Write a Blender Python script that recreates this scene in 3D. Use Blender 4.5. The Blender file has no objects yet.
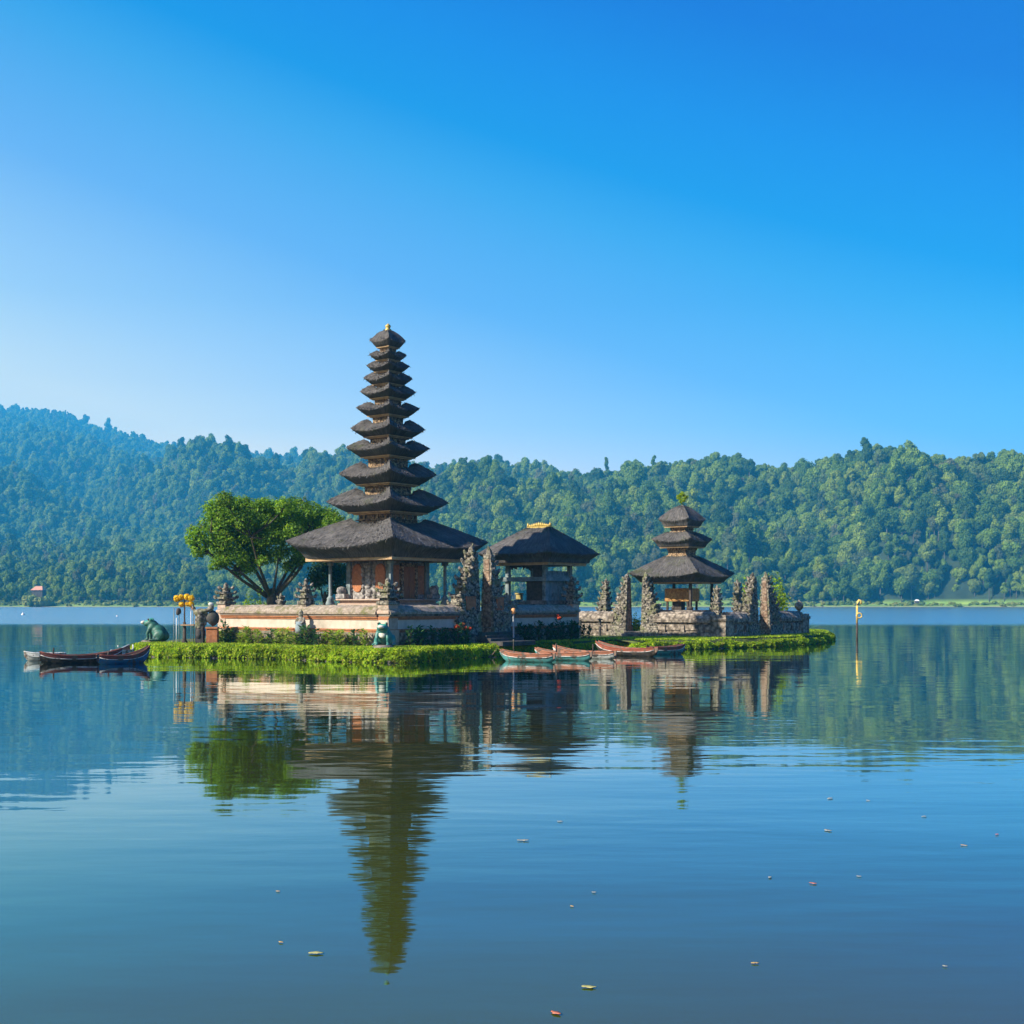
import bpy, bmesh, math, random
import numpy as np
from mathutils import Vector, Matrix, noise as mnoise

R = math.radians
sc = bpy.context.scene
COL = sc.collection

# ------------------------------------------------------------------ camera
F = 1280.0          # focal length in pixels of the 1024 px frame (45 mm lens)
CAMZ = 3.3
HORIZON = 602.0
cam_d = bpy.data.cameras.new('camera')
cam = bpy.data.objects.new('camera', cam_d)
COL.objects.link(cam)
cam.location = (0, 0, CAMZ)
cam.rotation_euler = (R(90), 0, 0)
cam_d.sensor_width = 36
cam_d.lens = 45
cam_d.shift_y = (HORIZON - 512) / 1024
cam_d.clip_start = 0.1
cam_d.clip_end = 9000
sc.camera = cam

# ------------------------------------------------------------------ light
SUN_AZ = 64.0       # degrees from straight behind the camera towards the left
SUN_EL = 35.0
S = Vector((-math.sin(R(SUN_AZ)) * math.cos(R(SUN_EL)), -math.cos(R(SUN_AZ)) * math.cos(R(SUN_EL)), math.sin(R(SUN_EL))))
sun_d = bpy.data.lights.new('sun', 'SUN')
sun_d.energy = 5.0
sun_d.angle = R(0.5)
sun_d.color = (1.0, 0.91, 0.76)
sun = bpy.data.objects.new('sun', sun_d)
COL.objects.link(sun)
sun.rotation_euler = S.to_track_quat('Z', 'Y').to_euler()

w = bpy.data.worlds.new('World')
sc.world = w
w.use_nodes = True
nt = w.node_tree
nt.nodes.clear()
sky = nt.nodes.new('ShaderNodeTexSky')
sky.sky_type = 'NISHITA'
sky.sun_disc = False
sky.sun_elevation = R(SUN_EL)
sky.sun_rotation = math.atan2(S.x, S.y)
sky.altitude = 1200
sky.air_density = 1.0
sky.dust_density = 0.3
sky.ozone_density = 4.0
tc = nt.nodes.new('ShaderNodeTexCoord')
gm = nt.nodes.new('ShaderNodeGamma'); gm.inputs[1].default_value = 0.08
hs = nt.nodes.new('ShaderNodeHueSaturation')
hs.inputs['Saturation'].default_value = 1.25
bg = nt.nodes.new('ShaderNodeBackground')
bg.inputs['Strength'].default_value = 0.083
out = nt.nodes.new('ShaderNodeOutputWorld')
nt.links.new(sky.outputs[0], gm.inputs[0])
# grade of the sky: pale towards the horizon and the sun's side, deep azure high up on the far side
dp = nt.nodes.new('ShaderNodeVectorMath'); dp.operation = 'DOT_PRODUCT'
dp.inputs[1].default_value = (0.29, 0.0, 1.0)
nt.links.new(tc.outputs['Generated'], dp.inputs[0])
gr = nt.nodes.new('ShaderNodeValToRGB')
SKY_GRADE = [(0.06, (5.14, 5.258, 4.01)), (0.125, (3.254, 3.932, 4.389)), (0.216, (1.17, 2.327, 4.234)), (0.3, (0.331, 1.783, 3.795)), (0.34, (0.0, 1.287, 3.588)), (0.393, (0.0, 0.965, 3.576)), (0.459, (0.0, 0.431, 3.032)), (0.75, (0.0, 0.237, 2.122))]
ge = gr.color_ramp.elements
while len(ge) < len(SKY_GRADE): ge.new(.5)
for k_, (p_, c_) in enumerate(SKY_GRADE):
    ge[k_].position = p_; ge[k_].color = (*[x / 10 for x in c_], 1)
ml = nt.nodes.new('ShaderNodeMix'); ml.data_type = 'RGBA'; ml.blend_type = 'MULTIPLY'; ml.inputs['Factor'].default_value = 1.0
ml.clamp_result = False
nt.links.new(dp.outputs['Value'], gr.inputs['Fac'])
nt.links.new(gm.outputs[0], ml.inputs[6]); nt.links.new(gr.outputs[0], ml.inputs[7])
hs.inputs["Value"].default_value = 20.0
hs.inputs['Saturation'].default_value = 1.0
# a little more brightness close to the horizon
sz = nt.nodes.new('ShaderNodeSeparateXYZ'); nt.links.new(tc.outputs['Generated'], sz.inputs[0])
hr = nt.nodes.new('ShaderNodeValToRGB'); he = hr.color_ramp.elements
LOW = [(.10, (2.1, 1.5, 1.08)), (.13, (1.75, 1.38, 1.05)), (.165, (1.35, 1.15, 1.02)), (.225, (1, 1, 1))]
while len(he) < len(LOW): he.new(.5)
for k_, (p_, c_) in enumerate(LOW):
    he[k_].position = p_; he[k_].color = (*[x / 2 for x in c_], 1)
nt.links.new(sz.outputs['Z'], hr.inputs['Fac'])
m2 = nt.nodes.new('ShaderNodeMix'); m2.data_type = 'RGBA'; m2.blend_type = 'MULTIPLY'; m2.inputs['Factor'].default_value = 1.0
nt.links.new(ml.outputs[2], m2.inputs[6]); nt.links.new(hr.outputs[0], m2.inputs[7])
nt.links.new(m2.outputs[2], hs.inputs['Color'])
nt.links.new(hs.outputs[0], bg.inputs['Color'])
nt.links.new(bg.outputs[0], out.inputs[0])

vs = sc.view_settings
vs.view_transform = 'Standard'
vs.look = 'None'
vs.gamma = 1.0
vs.exposure = 1.1
sc.cycles.max_bounces = 8
sc.cycles.volume_bounces = 2
sc.cycles.transparent_max_bounces = 6
sc.cycles.caustics_reflective = False
sc.cycles.caustics_refractive = False

# ------------------------------------------------------------------ helpers
def px_x(px, D): return (px - 512) / F * D
def px_z(y, D): return CAMZ + (HORIZON - y) / F * D
def at(px, D, z=0.0): return Vector((px_x(px, D), D, z))

def tag(o, label=None, cat=None, group=None, kind=None):
    if label: o['label'] = label
    if cat: o['category'] = cat
    if group: o['group'] = group
    if kind: o['kind'] = kind
    return o

def empty(name, loc, rz=0.0, label=None, cat=None, group=None):
    o = bpy.data.objects.new(name, None)
    COL.objects.link(o)
    o.location = loc
    o.rotation_euler = (0, 0, rz)
    o.empty_display_size = 0.3
    return tag(o, label, cat, group)

class MB:
    """collects shapes into one mesh"""
    def __init__(s):
        s.v = []; s.st = []; s.nv = 0
        s.loops = []; s.cnt = []; s.mi = []; s.sm = []
    def add(s, verts, faces, mi=0, smooth=False, st=None):
        verts = np.asarray(verts, dtype=np.float32).reshape(-1, 3)
        s.v.append(verts)
        s.st.append(np.zeros((len(verts), 3), np.float32) if st is None else np.asarray(st, np.float32))
        if isinstance(faces, np.ndarray):
            s.loops.append((faces + s.nv).ravel().astype(np.int32))
            s.cnt.append(np.full(len(faces), faces.shape[1], np.int32))
            n = len(faces)
        else:
            s.loops.append(np.array([i + s.nv for f in faces for i in f], np.int32))
            s.cnt.append(np.array([len(f) for f in faces], np.int32))
            n = len(faces)
        s.mi.append(np.full(n, mi, np.int32)); s.sm.append(np.full(n, smooth, bool))
        s.nv += len(verts)
        return s
    def box(s, x0, x1, y0, y1, z0, z1, mi=0, rot=0.0, c=None, taper=1.0, bev=0.0):
        cx, cy = (x0 + x1) / 2, (y0 + y1) / 2
        hx, hy = (x1 - x0) / 2, (y1 - y0) / 2
        if bev > 0:
            bev = min(bev, hx * .45, hy * .45, (z1 - z0) * .45)
            rings = [(z0, -bev), (z0 + bev, 0), (z1 - bev, 0), (z1, -bev)]
        else:
            rings = [(z0, 0), (z1, 0)]
        V = []
        for z, d in rings:
            k = 1 + (taper - 1) * (z - z0) / max(1e-6, (z1 - z0))
            for sx, sy in ((-1, -1), (1, -1), (1, 1), (-1, 1)):
                V.append((cx + sx * (hx * k + d), cy + sy * (hy * k + d), z))
        Fc = []
        n = len(rings)
        for i in range(n - 1):
            for j in range(4):
                a = i * 4 + j; b = i * 4 + (j + 1) % 4
                Fc.append((a, b, b + 4, a + 4))
        Fc.append((3, 2, 1, 0)); Fc.append(tuple(range((n - 1) * 4, n * 4)))
        V = np.array(V)
        if rot:
            c0 = c or (cx, cy)
            ca, sa = math.cos(rot), math.sin(rot)
            x, y = V[:, 0] - c0[0], V[:, 1] - c0[1]
            V = np.stack([c0[0] + x * ca - y * sa, c0[1] + x * sa + y * ca, V[:, 2]], 1)
        return s.add(V, Fc, mi)
    def lathe(s, prof, cx=0, cy=0, n=12, mi=0, smooth=True, sx=1, sy=1):
        V = []; Fc = []
        for r, z in prof:
            for k in range(n):
                a = 2 * math.pi * k / n
                V.append((cx + r * sx * math.cos(a), cy + r * sy * math.sin(a), z))
        for i in range(len(prof) - 1):
            for k in range(n):
                a = i * n + k; b = i * n + (k + 1) % n
                Fc.append((a, b, b + n, a + n))
        Fc.append(tuple(range(n - 1, -1, -1))); m = (len(prof) - 1) * n
        Fc.append(tuple(range(m, m + n)))
        return s.add(V, Fc, mi, smooth)
    def tube(s, pts, rad, n=8, mi=0, smooth=True):
        pts = [Vector(p) for p in pts]
        if not hasattr(rad, '__len__'): rad = [rad] * len(pts)
        V = []; Fc = []
        up = Vector((0, 0, 1))
        for i, p in enumerate(pts):
            t = (pts[min(i + 1, len(pts) - 1)] - pts[max(i - 1, 0)]).normalized()
            ref = up if abs(t.dot(up)) < .95 else Vector((1, 0, 0))
            a = t.cross(ref).normalized(); b = a.cross(t).normalized()
            for k in range(n):
                q = 2 * math.pi * k / n
                V.append(p + (a * math.cos(q) + b * math.sin(q)) * rad[i])
        for i in range(len(pts) - 1):
            for k in range(n):
                a = i * n + k; b = i * n + (k + 1) % n
                Fc.append((b, a, a + n, b + n))
        Fc.append(tuple(range(n))); m = (len(pts) - 1) * n
        Fc.append(tuple(range(m + n - 1, m - 1, -1)))
        return s.add([tuple(v) for v in V], Fc, mi, smooth)
    def blob(s, c, r, sub=2, amp=0.0, freq=1.0, seed=0.0, mi=0, smooth=True, rot=None):
        V, Fc = ico(sub)
        rr = np.array(r if hasattr(r, '__len__') else (r, r, r))
        P = V * rr
        if amp:
            P = np.array([p * (1 + amp * mnoise.noise(Vector(p) * freq + Vector((seed, seed * 1.7, -seed)))) for p in P])
        if rot is not None:
            P = P @ np.array(rot.to_matrix()).T if hasattr(rot, 'to_matrix') else P @ np.array(rot).T
        return s.add(P + np.array(c), Fc, mi, smooth)
    def cards(s, C, N, size, aspect=0.5, rng=None, mi=0, T=None):
        """leaf shaped faces: a diamond per centre"""
        rng = rng or np.random.default_rng(1)
        C = np.asarray(C); n = len(C)
        N = N / np.maximum(1e-6, np.linalg.norm(N, axis=1, keepdims=True))
        if T is None:
            T = rng.normal(size=(n, 3))
        T = T - N * np.sum(T * N, 1, keepdims=True)
        T /= np.maximum(1e-6, np.linalg.norm(T, axis=1, keepdims=True))
        B = np.cross(N, T)
        size = np.broadcast_to(np.asarray(size, dtype=float), (n,))[:, None]
        h = size * .5; wd = h * aspect
        V = np.stack([C - T * h, C + B * wd, C + T * h, C - B * wd], 1).reshape(-1, 3)
        Fc = np.arange(n * 4).reshape(n, 4)
        return s.add(V, Fc, mi)
    def mesh(s, name, mats):
        me = bpy.data.meshes.new(name)
        V = np.concatenate(s.v); L = np.concatenate(s.loops); Cn = np.concatenate(s.cnt)
        me.vertices.add(len(V)); me.vertices.foreach_set('co', V.ravel())
        me.loops.add(len(L)); me.loops.foreach_set('vertex_index', L)
        me.polygons.add(len(Cn))
        me.polygons.foreach_set('loop_start', np.concatenate([[0], np.cumsum(Cn)[:-1]]).astype(np.int32))
        me.polygons.foreach_set('loop_total', Cn)
        if not isinstance(mats, (list, tuple)): mats = [mats]
        for m in mats: me.materials.append(m)
        me.polygons.foreach_set('material_index', np.concatenate(s.mi))
        me.polygons.foreach_set('use_smooth', np.concatenate(s.sm))
        st = np.concatenate(s.st)
        if st.any():
            at_ = me.attributes.new('st', 'FLOAT_VECTOR', 'POINT')
            at_.data.foreach_set('vector', st.ravel())
        me.update(calc_edges=True)
        return me
    def build(s, name, mats, parent=None, loc=None, rz=0.0):
        o = bpy.data.objects.new(name, s.mesh(name, mats))
        COL.objects.link(o)
        if parent is not None: o.parent = parent
        if loc is not None: o.location = loc
        if rz: o.rotation_euler = (0, 0, rz)
        return o

_ico = {}
def ico(sub):
    if sub not in _ico:
        bm = bmesh.new()
        bmesh.ops.create_icosphere(bm, subdivisions=sub, radius=1.0)
        V = np.array([v.co[:] for v in bm.verts]); Fc = np.array([[v.index for v in f.verts] for f in bm.faces])
        bm.free()
        _ico[sub] = (V, Fc)
    return _ico[sub]

def fused(mb, name, mats, voxel, parent=None, loc=None, rz=0.0, smooth_it=3):
    """melts the blobs of mb into one continuous skin"""
    me = mb.mesh(name, mats)
    o = bpy.data.objects.new(name, me); COL.objects.link(o)
    m = o.modifiers.new('r', 'REMESH'); m.mode = 'VOXEL'; m.voxel_size = voxel; m.use_smooth_shade = True
    sm = o.modifiers.new('s', 'SMOOTH'); sm.iterations = smooth_it; sm.factor = .5
    dg = bpy.context.evaluated_depsgraph_get()
    me2 = bpy.data.meshes.new_from_object(o.evaluated_get(dg), depsgraph=dg)
    o.modifiers.clear(); o.data = me2
    bpy.data.meshes.remove(me)
    me2.name = name
    if not me2.materials:
        for m_ in (mats if isinstance(mats, (list, tuple)) else [mats]): me2.materials.append(m_)
    if parent is not None: o.parent = parent
    if loc is not None: o.location = loc
    if rz: o.rotation_euler = (0, 0, rz)
    return o

def copy_tree(o, parent=None):
    c = o.copy(); COL.objects.link(c)
    if parent is not None: c.parent = parent
    for ch in list(o.children): copy_tree(ch, c)
    return c

# ------------------------------------------------------------------ materials
def _mat(name):
    m = bpy.data.materials.new(name); m.use_nodes = True
    t = m.node_tree; t.nodes.clear()
    o = t.nodes.new('ShaderNodeOutputMaterial')
    return m, t, o

def noise_node(t, vec, scale, detail=6, rough=.6, stretch=None):
    n = t.nodes.new('ShaderNodeTexNoise')
    n.inputs['Scale'].default_value = scale; n.inputs['Detail'].default_value = detail
    n.inputs['Roughness'].default_value = rough
    if stretch:
        mp = t.nodes.new('ShaderNodeMapping'); mp.inputs['Scale'].default_value = stretch
        t.links.new(vec, mp.inputs['Vector']); vec = mp.outputs[0]
    t.links.new(vec, n.inputs['Vector'])
    return n.outputs['Fac']

def ramp(t, fac, stops):
    r = t.nodes.new('ShaderNodeValToRGB'); e = r.color_ramp.elements
    while len(e) < len(stops): e.new(.5)
    for k, (p, c) in enumerate(stops):
        e[k].position = p; e[k].color = (*c, 1) if len(c) == 3 else c
    t.links.new(fac, r.inputs['Fac'])
    return r.outputs['Color']

def mixc(t, fac, a, b, mode='MIX'):
    m = t.nodes.new('ShaderNodeMix'); m.data_type = 'RGBA'; m.blend_type = mode
    if isinstance(fac, float): m.inputs['Factor'].default_value = fac
    else: t.links.new(fac, m.inputs['Factor'])
    for i, v in ((6, a), (7, b)):
        if isinstance(v, tuple): m.inputs[i].default_value = (*v, 1)
        else: t.links.new(v, m.inputs[i])
    return m.outputs[2]

def M(name, c1, c2, scale=4.0, rough=.8, bump=.3, bscale=None, c3=None, c3scale=.8, c3lo=.52, c3hi=.66, stretch=None, dist=.03, spec=.3, metal=0.0):
    m, t, o = _mat(name)
    b = t.nodes.new('ShaderNodeBsdfPrincipled')
    tc = t.nodes.new('ShaderNodeTexCoord'); v = tc.outputs['Object']
    f = noise_node(t, v, scale, stretch=stretch)
    c = ramp(t, f, [(.34, c1), (.66, c2)])
    if c3:
        g = noise_node(t, v, c3scale, detail=5, rough=.65)
        gm_ = ramp(t, g, [(c3lo, (0, 0, 0)), (c3hi, (1, 1, 1))])
        c = mixc(t, gm_, c, c3)
    t.links.new(c, b.inputs['Base Color'])
    b.inputs['Roughness'].default_value = rough
    b.inputs['Specular IOR Level'].default_value = spec
    b.inputs['Metallic'].default_value = metal
    if bump:
        h = noise_node(t, v, bscale or scale * 3, detail=6, rough=.65, stretch=stretch)
        bp = t.nodes.new('ShaderNodeBump'); bp.inputs['Strength'].default_value = bump; bp.inputs['Distance'].default_value = dist
        t.links.new(h, bp.inputs['Height']); t.links.new(bp.outputs[0], b.inputs['Normal'])
    t.links.new(b.outputs[0], o.inputs[0])
    return m

def FOL(name, stops, trans=.35, tcol=None, per_object=False, posscale=.5, rough=.6):
    """leaves: colour differs from leaf to leaf (or from tree to tree)"""
    m, t, o = _mat(name)
    if per_object:
        oi = t.nodes.new('ShaderNodeObjectInfo'); f = oi.outputs['Random']
    else:
        g = t.nodes.new('ShaderNodeNewGeometry'); f = g.outputs['Random Per Island']
    c = ramp(t, f, stops)
    if posscale:
        tc_ = t.nodes.new('ShaderNodeTexCoord')
        n = noise_node(t, tc_.outputs['Object'], posscale, detail=3)
        k = ramp(t, n, [(.3, (.7, .7, .7)), (.7, (1.3, 1.3, 1.2))])
        c = mixc(t, 1.0, c, k, 'MULTIPLY')
    b = t.nodes.new('ShaderNodeBsdfPrincipled'); b.inputs['Roughness'].default_value = rough
    b.inputs['Specular IOR Level'].default_value = .25
    t.links.new(c, b.inputs['Base Color'])
    tr = t.nodes.new('ShaderNodeBsdfTranslucent')
    if tcol:
        t.links.new(mixc(t, 1.0, c, tcol, 'MULTIPLY'), tr.inputs['Color'])
    else:
        t.links.new(c, tr.inputs['Color'])
    mx = t.nodes.new('ShaderNodeMixShader'); mx.inputs[0].default_value = trans
    t.links.new(b.outputs[0], mx.inputs[1]); t.links.new(tr.outputs[0], mx.inputs[2])
    t.links.new(mx.outputs[0], o.inputs[0])
    return m
# ================================================================== SETTING
# ---- air
def build_haze():
    mb = MB(); mb.box(-4600, 4600, -700, 6200, -1.5, 860)
    m, t, o = _mat('haze_air')
    v = t.nodes.new('ShaderNodeVolumePrincipled')
    v.inputs['Color'].default_value = (0.05, 0.52, 1.0, 1)
    v.inputs['Density'].default_value = HAZE_DENSITY
    v.inputs['Anisotropy'].default_value = 0.0
    t.links.new(v.outputs[0], o.inputs['Volume'])
    h = mb.build('haze', m)
    tag(h, 'thin blue morning haze over the lake and hills', None, None, 'stuff')
HAZE_DENSITY = 0.00020
build_haze()

# ---- lake
def water_material():
    m, t, o = _mat('lake_water')
    L = t.links.new
    body = t.nodes.new('ShaderNodeBsdfDiffuse'); body.inputs['Color'].default_value = (0.050, 0.058, 0.006, 1)
    b = t.nodes.new('ShaderNodeBsdfGlossy');     tc = t.nodes.new('ShaderNodeTexCoord'); P = tc.outputs['Object']
    sep = t.nodes.new('ShaderNodeSeparateXYZ'); L(P, sep.inputs[0])
    # breeze: the far water is ruffled, the near water calm
    wob = noise_node(t, P, .012, detail=3, stretch=(.5, 1, 1))
    ma = t.nodes.new('ShaderNodeMath'); ma.operation = 'MULTIPLY_ADD'; ma.inputs[1].default_value = 60; L(wob, ma.inputs[0]); L(sep.outputs['Y'], ma.inputs[2])
    mr = t.nodes.new('ShaderNodeMapRange'); mr.inputs['From Min'].default_value = 196; mr.inputs['From Max'].default_value = 225
    L(ma.outputs[0], mr.inputs['Value'])
    far = mr.outputs['Result']
    # patches of near water where the breeze brushes it
    pat = noise_node(t, P, .05, detail=3, stretch=(.35, 1, 1))
    patm = t.nodes.new('ShaderNodeMapRange'); patm.inputs['From Min'].default_value = .42; patm.inputs['From Max'].default_value = .62
    patm.inputs['To Min'].default_value = .55; patm.inputs['To Max'].default_value = 1.25; L(pat, patm.inputs['Value'])
    # three sizes of wavelets, crests lying across the view
    h1 = noise_node(t, P, 2.4, detail=2, rough=.45, stretch=(.38, 1, 1))
    h2 = noise_node(t, P, .62, detail=2, rough=.5, stretch=(.3, 1, 1))
    h3 = noise_node(t, P, .16, detail=2, rough=.5, stretch=(.3, 1, 1))
    def mul(a, k):
        n = t.nodes.new('ShaderNodeMath'); n.operation = 'MULTIPLY'; L(a, n.inputs[0])
        if isinstance(k, float): n.inputs[1].default_value = k
        else: L(k, n.inputs[1])
        return n.outputs[0]
    def add(a, c):
        n = t.nodes.new('ShaderNodeMath'); n.operation = 'ADD'; L(a, n.inputs[0]); L(c, n.inputs[1]); return n.outputs[0]
    calm = mul(add(add(mul(h1, .0032), mul(h2, .015)), mul(h3, .030)), patm.outputs[0])
    ruff = mul(mul(noise_node(t, P, .9, detail=3, rough=.6, stretch=(.5, 1, 1)), .16), far)
    bp = t.nodes.new('ShaderNodeBump'); bp.inputs['Strength'].default_value = 1.0; bp.inputs['Distance'].default_value = 1.0
    L(add(calm, ruff), bp.inputs['Height']); L(bp.outputs[0], b.inputs['Normal'])
    rr = t.nodes.new('ShaderNodeMapRange'); rr.inputs['To Min'].default_value = .025; rr.inputs['To Max'].default_value = .22; L(far, rr.inputs['Value'])
    L(rr.outputs['Result'], b.inputs['Roughness'])
    # the flatter the view, the more the surface mirrors
    geo = t.nodes.new('ShaderNodeNewGeometry')
    dt = t.nodes.new('ShaderNodeVectorMath'); dt.operation = 'DOT_PRODUCT'; L(bp.outputs[0], dt.inputs[0]); L(geo.outputs['Incoming'], dt.inputs[1])
    def m2(op, a, k):
        n = t.nodes.new('ShaderNodeMath'); n.operation = op; n.use_clamp = True
        if op == 'SUBTRACT': n.inputs[0].default_value = k; L(a, n.inputs[1])
        else: L(a, n.inputs[0]); n.inputs[1].default_value = k
        return n.outputs[0]
    fac = m2('MULTIPLY', m2('POWER', m2('SUBTRACT', dt.outputs['Value'], 1.0), 5.0), 1.42)
    fm = t.nodes.new('ShaderNodeMapRange'); fm.inputs['From Min'].default_value = .38; fm.inputs['From Max'].default_value = .80; L(fac, fm.inputs['Value'])
    L(mixc(t, fm.outputs['Result'], (.16, .78, 1.0), (.88, .95, .95)), b.inputs['Color'])
    mx = t.nodes.new('ShaderNodeMixShader'); L(fac, mx.inputs[0]); L(body.outputs[0], mx.inputs[1]); L(b.outputs[0], mx.inputs[2])
    L(mx.outputs[0], o.inputs[0])
    return m
mb = MB()
mb.add([(-2400, -600, 0), (2400, -600, 0), (2400, 1500, 0), (-2400, 1500, 0)], [(0, 1, 2, 3)])
lake = mb.build('lake', water_material()); tag(lake, kind='structure')

# ---- far hills
SKY_PX = [-400, -200, 0, 60, 100, 180, 280, 340, 430, 500, 552, 584, 610, 648, 700, 738, 763, 779, 808, 839, 877, 915, 934, 969, 1024, 1200, 1500]
SKY_Y = [395, 396, 403, 410, 424, 445, 455, 458, 468, 467, 473, 476, 472, 466, 462, 458, 468, 470, 466, 456, 447, 448, 458, 455, 452, 440, 430]
RDG_PX = [-400, 0, 150, 300, 450, 600, 750, 900, 1024, 1500]
RDG_D = [5100, 4900, 4400, 3500, 2300, 1380, 1270, 1120, 1100, 1000]
FOOT_PX = [-400, 0, 180, 300, 420, 560, 1500]
FOOT_D = [1700, 1700, 1450, 1180, 960, 880, 868]
SHORE = 845.0

def fbm(x, y, s=0.0, o=4):
    return mnoise.fractal(Vector((x, y, s)), .55, 2.0, o)

def terrain(X, Y):
    px = 512 + X / max(Y, 1) * F
    ys = np.interp(px, SKY_PX, SKY_Y); Dr = float(np.interp(px, RDG_PX, RDG_D)); Df = float(np.interp(px, FOOT_PX, FOOT_D))
    zr = CAMZ + (HORIZON - ys) / F * Dr - 17 - max(0, Dr - 1300) * .009
    sh = SHORE + 14 * fbm(X * .006, 7.1) + (8 if px < 300 else 0)
    if Y < sh: return -1.5 - (sh - Y) * .06 if Y > sh - 25 else -3.0
    low = -1.5 + min(1, (Y - sh) / 4.0) * 2.0
    low += max(0, Y - sh - 6) * .07
    t = (Y - Df) / (Dr - Df)
    if t <= 0: return low
    lift = min(low, 24)
    if t < 1:
        left = float(np.interp(px, [250, 600], [1, 0]))
        shape = t ** (1.0 - .12 * (1 - left))
        spur = fbm((X + .55 * Y) * .0042, (Y - .2 * X) * .0012, 3.3, 3) * (110 * left + 88 * (1 - left))
        spur += fbm(X * .012, Y * .004, 9.3, 3) * 44
        z = lift + (zr - lift) * shape + spur * min(1, t * 3.0) * min(1, (1 - t) * 1.3) ** 1.5
        return z
    return zr - (Y - Dr) * .25

def build_hills():
    xs = np.arange(-2700, 2701, 26.0); ys = np.concatenate([np.arange(815, 905, 6.0), np.concatenate([np.arange(905, 2000, 20.0), np.arange(2000, 5600, 32.0)])])
    V = np.array([(x, y, terrain(x, y)) for y in ys for x in xs])
    nx = len(xs)
    Fc = np.array([(j * nx + i, j * nx + i + 1, (j + 1) * nx + i + 1, (j + 1) * nx + i) for j in range(len(ys) - 1) for i in range(nx - 1)])
    mb = MB(); mb.add(V, Fc, smooth=True)
    m, t, o = _mat('hill_ground')
    b = t.nodes.new('ShaderNodeBsdfPrincipled'); b.inputs['Roughness'].default_value = .95
    tc = t.nodes.new('ShaderNodeTexCoord'); P = tc.outputs['Object']
    sep = t.nodes.new('ShaderNodeSeparateXYZ'); t.links.new(P, sep.inputs[0])
    grass = ramp(t, noise_node(t, P, .06), [(.35, (.13, .25, .03)), (.55, (.22, .34, .05)), (.74, (.32, .30, .10))])
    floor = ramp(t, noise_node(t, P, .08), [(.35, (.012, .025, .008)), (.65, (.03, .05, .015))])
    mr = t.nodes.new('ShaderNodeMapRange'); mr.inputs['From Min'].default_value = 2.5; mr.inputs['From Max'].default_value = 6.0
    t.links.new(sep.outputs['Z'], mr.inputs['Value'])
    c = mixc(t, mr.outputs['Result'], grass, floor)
    mr2 = t.nodes.new('ShaderNodeMapRange'); mr2.inputs['From Min'].default_value = .15; mr2.inputs['From Max'].default_value = .4
    t.links.new(sep.outputs['Z'], mr2.inputs['Value'])
    c = mixc(t, mr2.outputs['Result'], (.30, .25, .16), c)
    t.links.new(c, b.inputs['Base Color']); t.links.new(b.outputs[0], o.inputs[0])
    h = mb.build('hills', m); tag(h, kind='structure')
build_hills()

# ---- forest
M_bark_far = M('far_bark', (.09, .075, .055), (.16, .14, .11), 3)
FAR_STOPS = [(0, (.036, .080, .012)), (.22, (.085, .160, .015)), (.45, (.155, .250, .018)), (.66, (.200, .295, .022)), (.8, (.25, .32, .035)), (.9, (.070, .120, .040)), (1, (.15, .15, .06))]
M_far = FOL('forest_leaves', FAR_STOPS, trans=.25, per_object=True, posscale=.9)

def crown_mesh(seed, kind):
    rng = np.random.default_rng(seed)
    mb = MB()
    if kind == 'broad':   H, Rr, z0 = 11.0, 5.4, 3.0; n = 13
    elif kind == 'tall':  H, Rr, z0 = 16.0, 4.3, 4.0; n = 13
    elif kind == 'cone':  H, Rr, z0 = 17.0, 3.4, 3.0; n = 11
    else:                 H, Rr, z0 = 17.0, 5.2, 9.5; n = 9       # umbrella crown on a bare trunk
    zc = (H + z0) / 2; hz = (H - z0) / 2
    lob = []
    for k in range(n):
        d = rng.normal(size=3); d /= np.linalg.norm(d)
        rad = rng.uniform(.35, .72)
        if kind == 'cone':
            tz = rng.uniform(-1, .9); rr = Rr * (1 - (tz + 1) / 2) * .7 + .4
            a = rng.uniform(0, 6.28); c = np.array([math.cos(a) * rr * rng.uniform(.3, .9), math.sin(a) * rr * rng.uniform(.3, .9), zc + tz * hz])
            r = rng.uniform(.45, .75) * (Rr * (1 - (tz + 1) / 2) * .8 + .9)
        elif kind == 'umbrella':
            a = rng.uniform(0, 6.28); q = rng.uniform(.2, .8) * Rr
            c = np.array([math.cos(a) * q, math.sin(a) * q, zc + rng.uniform(-.6, .7) * hz * (1 - .5 * q / Rr)]); r = rng.uniform(1.2, 2.1)
        else:
            c = np.array([d[0] * Rr * rad, d[1] * Rr * rad, zc + d[2] * hz * rad]); r = rng.uniform(.34, .52) * Rr
        lob.append((c, r))
        mb.blob(c, (r * .8, r * .8, r * rng.uniform(.62, .78)), 2, .8, 2.6 / r * 1.4, seed + k * 3.1, 0, True)
    C = []; N = []
    for c, r in lob:
        q = int(80 * r * r) + 20
        d = rng.normal(size=(q, 3)); d /= np.linalg.norm(d, axis=1, keepdims=True)
        d[:, 2] = np.abs(d[:, 2]) * rng.choice([1, 1, 1, -1], q)
        C.append(c + d * r * rng.uniform(.7, 1.25, (q, 1)) * np.array([1, 1, .88]))
        N.append(d + rng.normal(size=(q, 3)) * .55)
    mb.cards(np.concatenate(C), np.concatenate(N), rng.uniform(.4, .95, sum(len(c) for c in C)), .8, rng, 0)
    mb.tube([(0, 0, -2.5), (rng.uniform(-.2, .2), 0, z0), (rng.uniform(-.5, .5), rng.uniform(-.5, .5), zc + hz * .3)], [.42, .3, .12], 6, 1)
    return mb.mesh('forest_tree', [M_far, M_bark_far])

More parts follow.
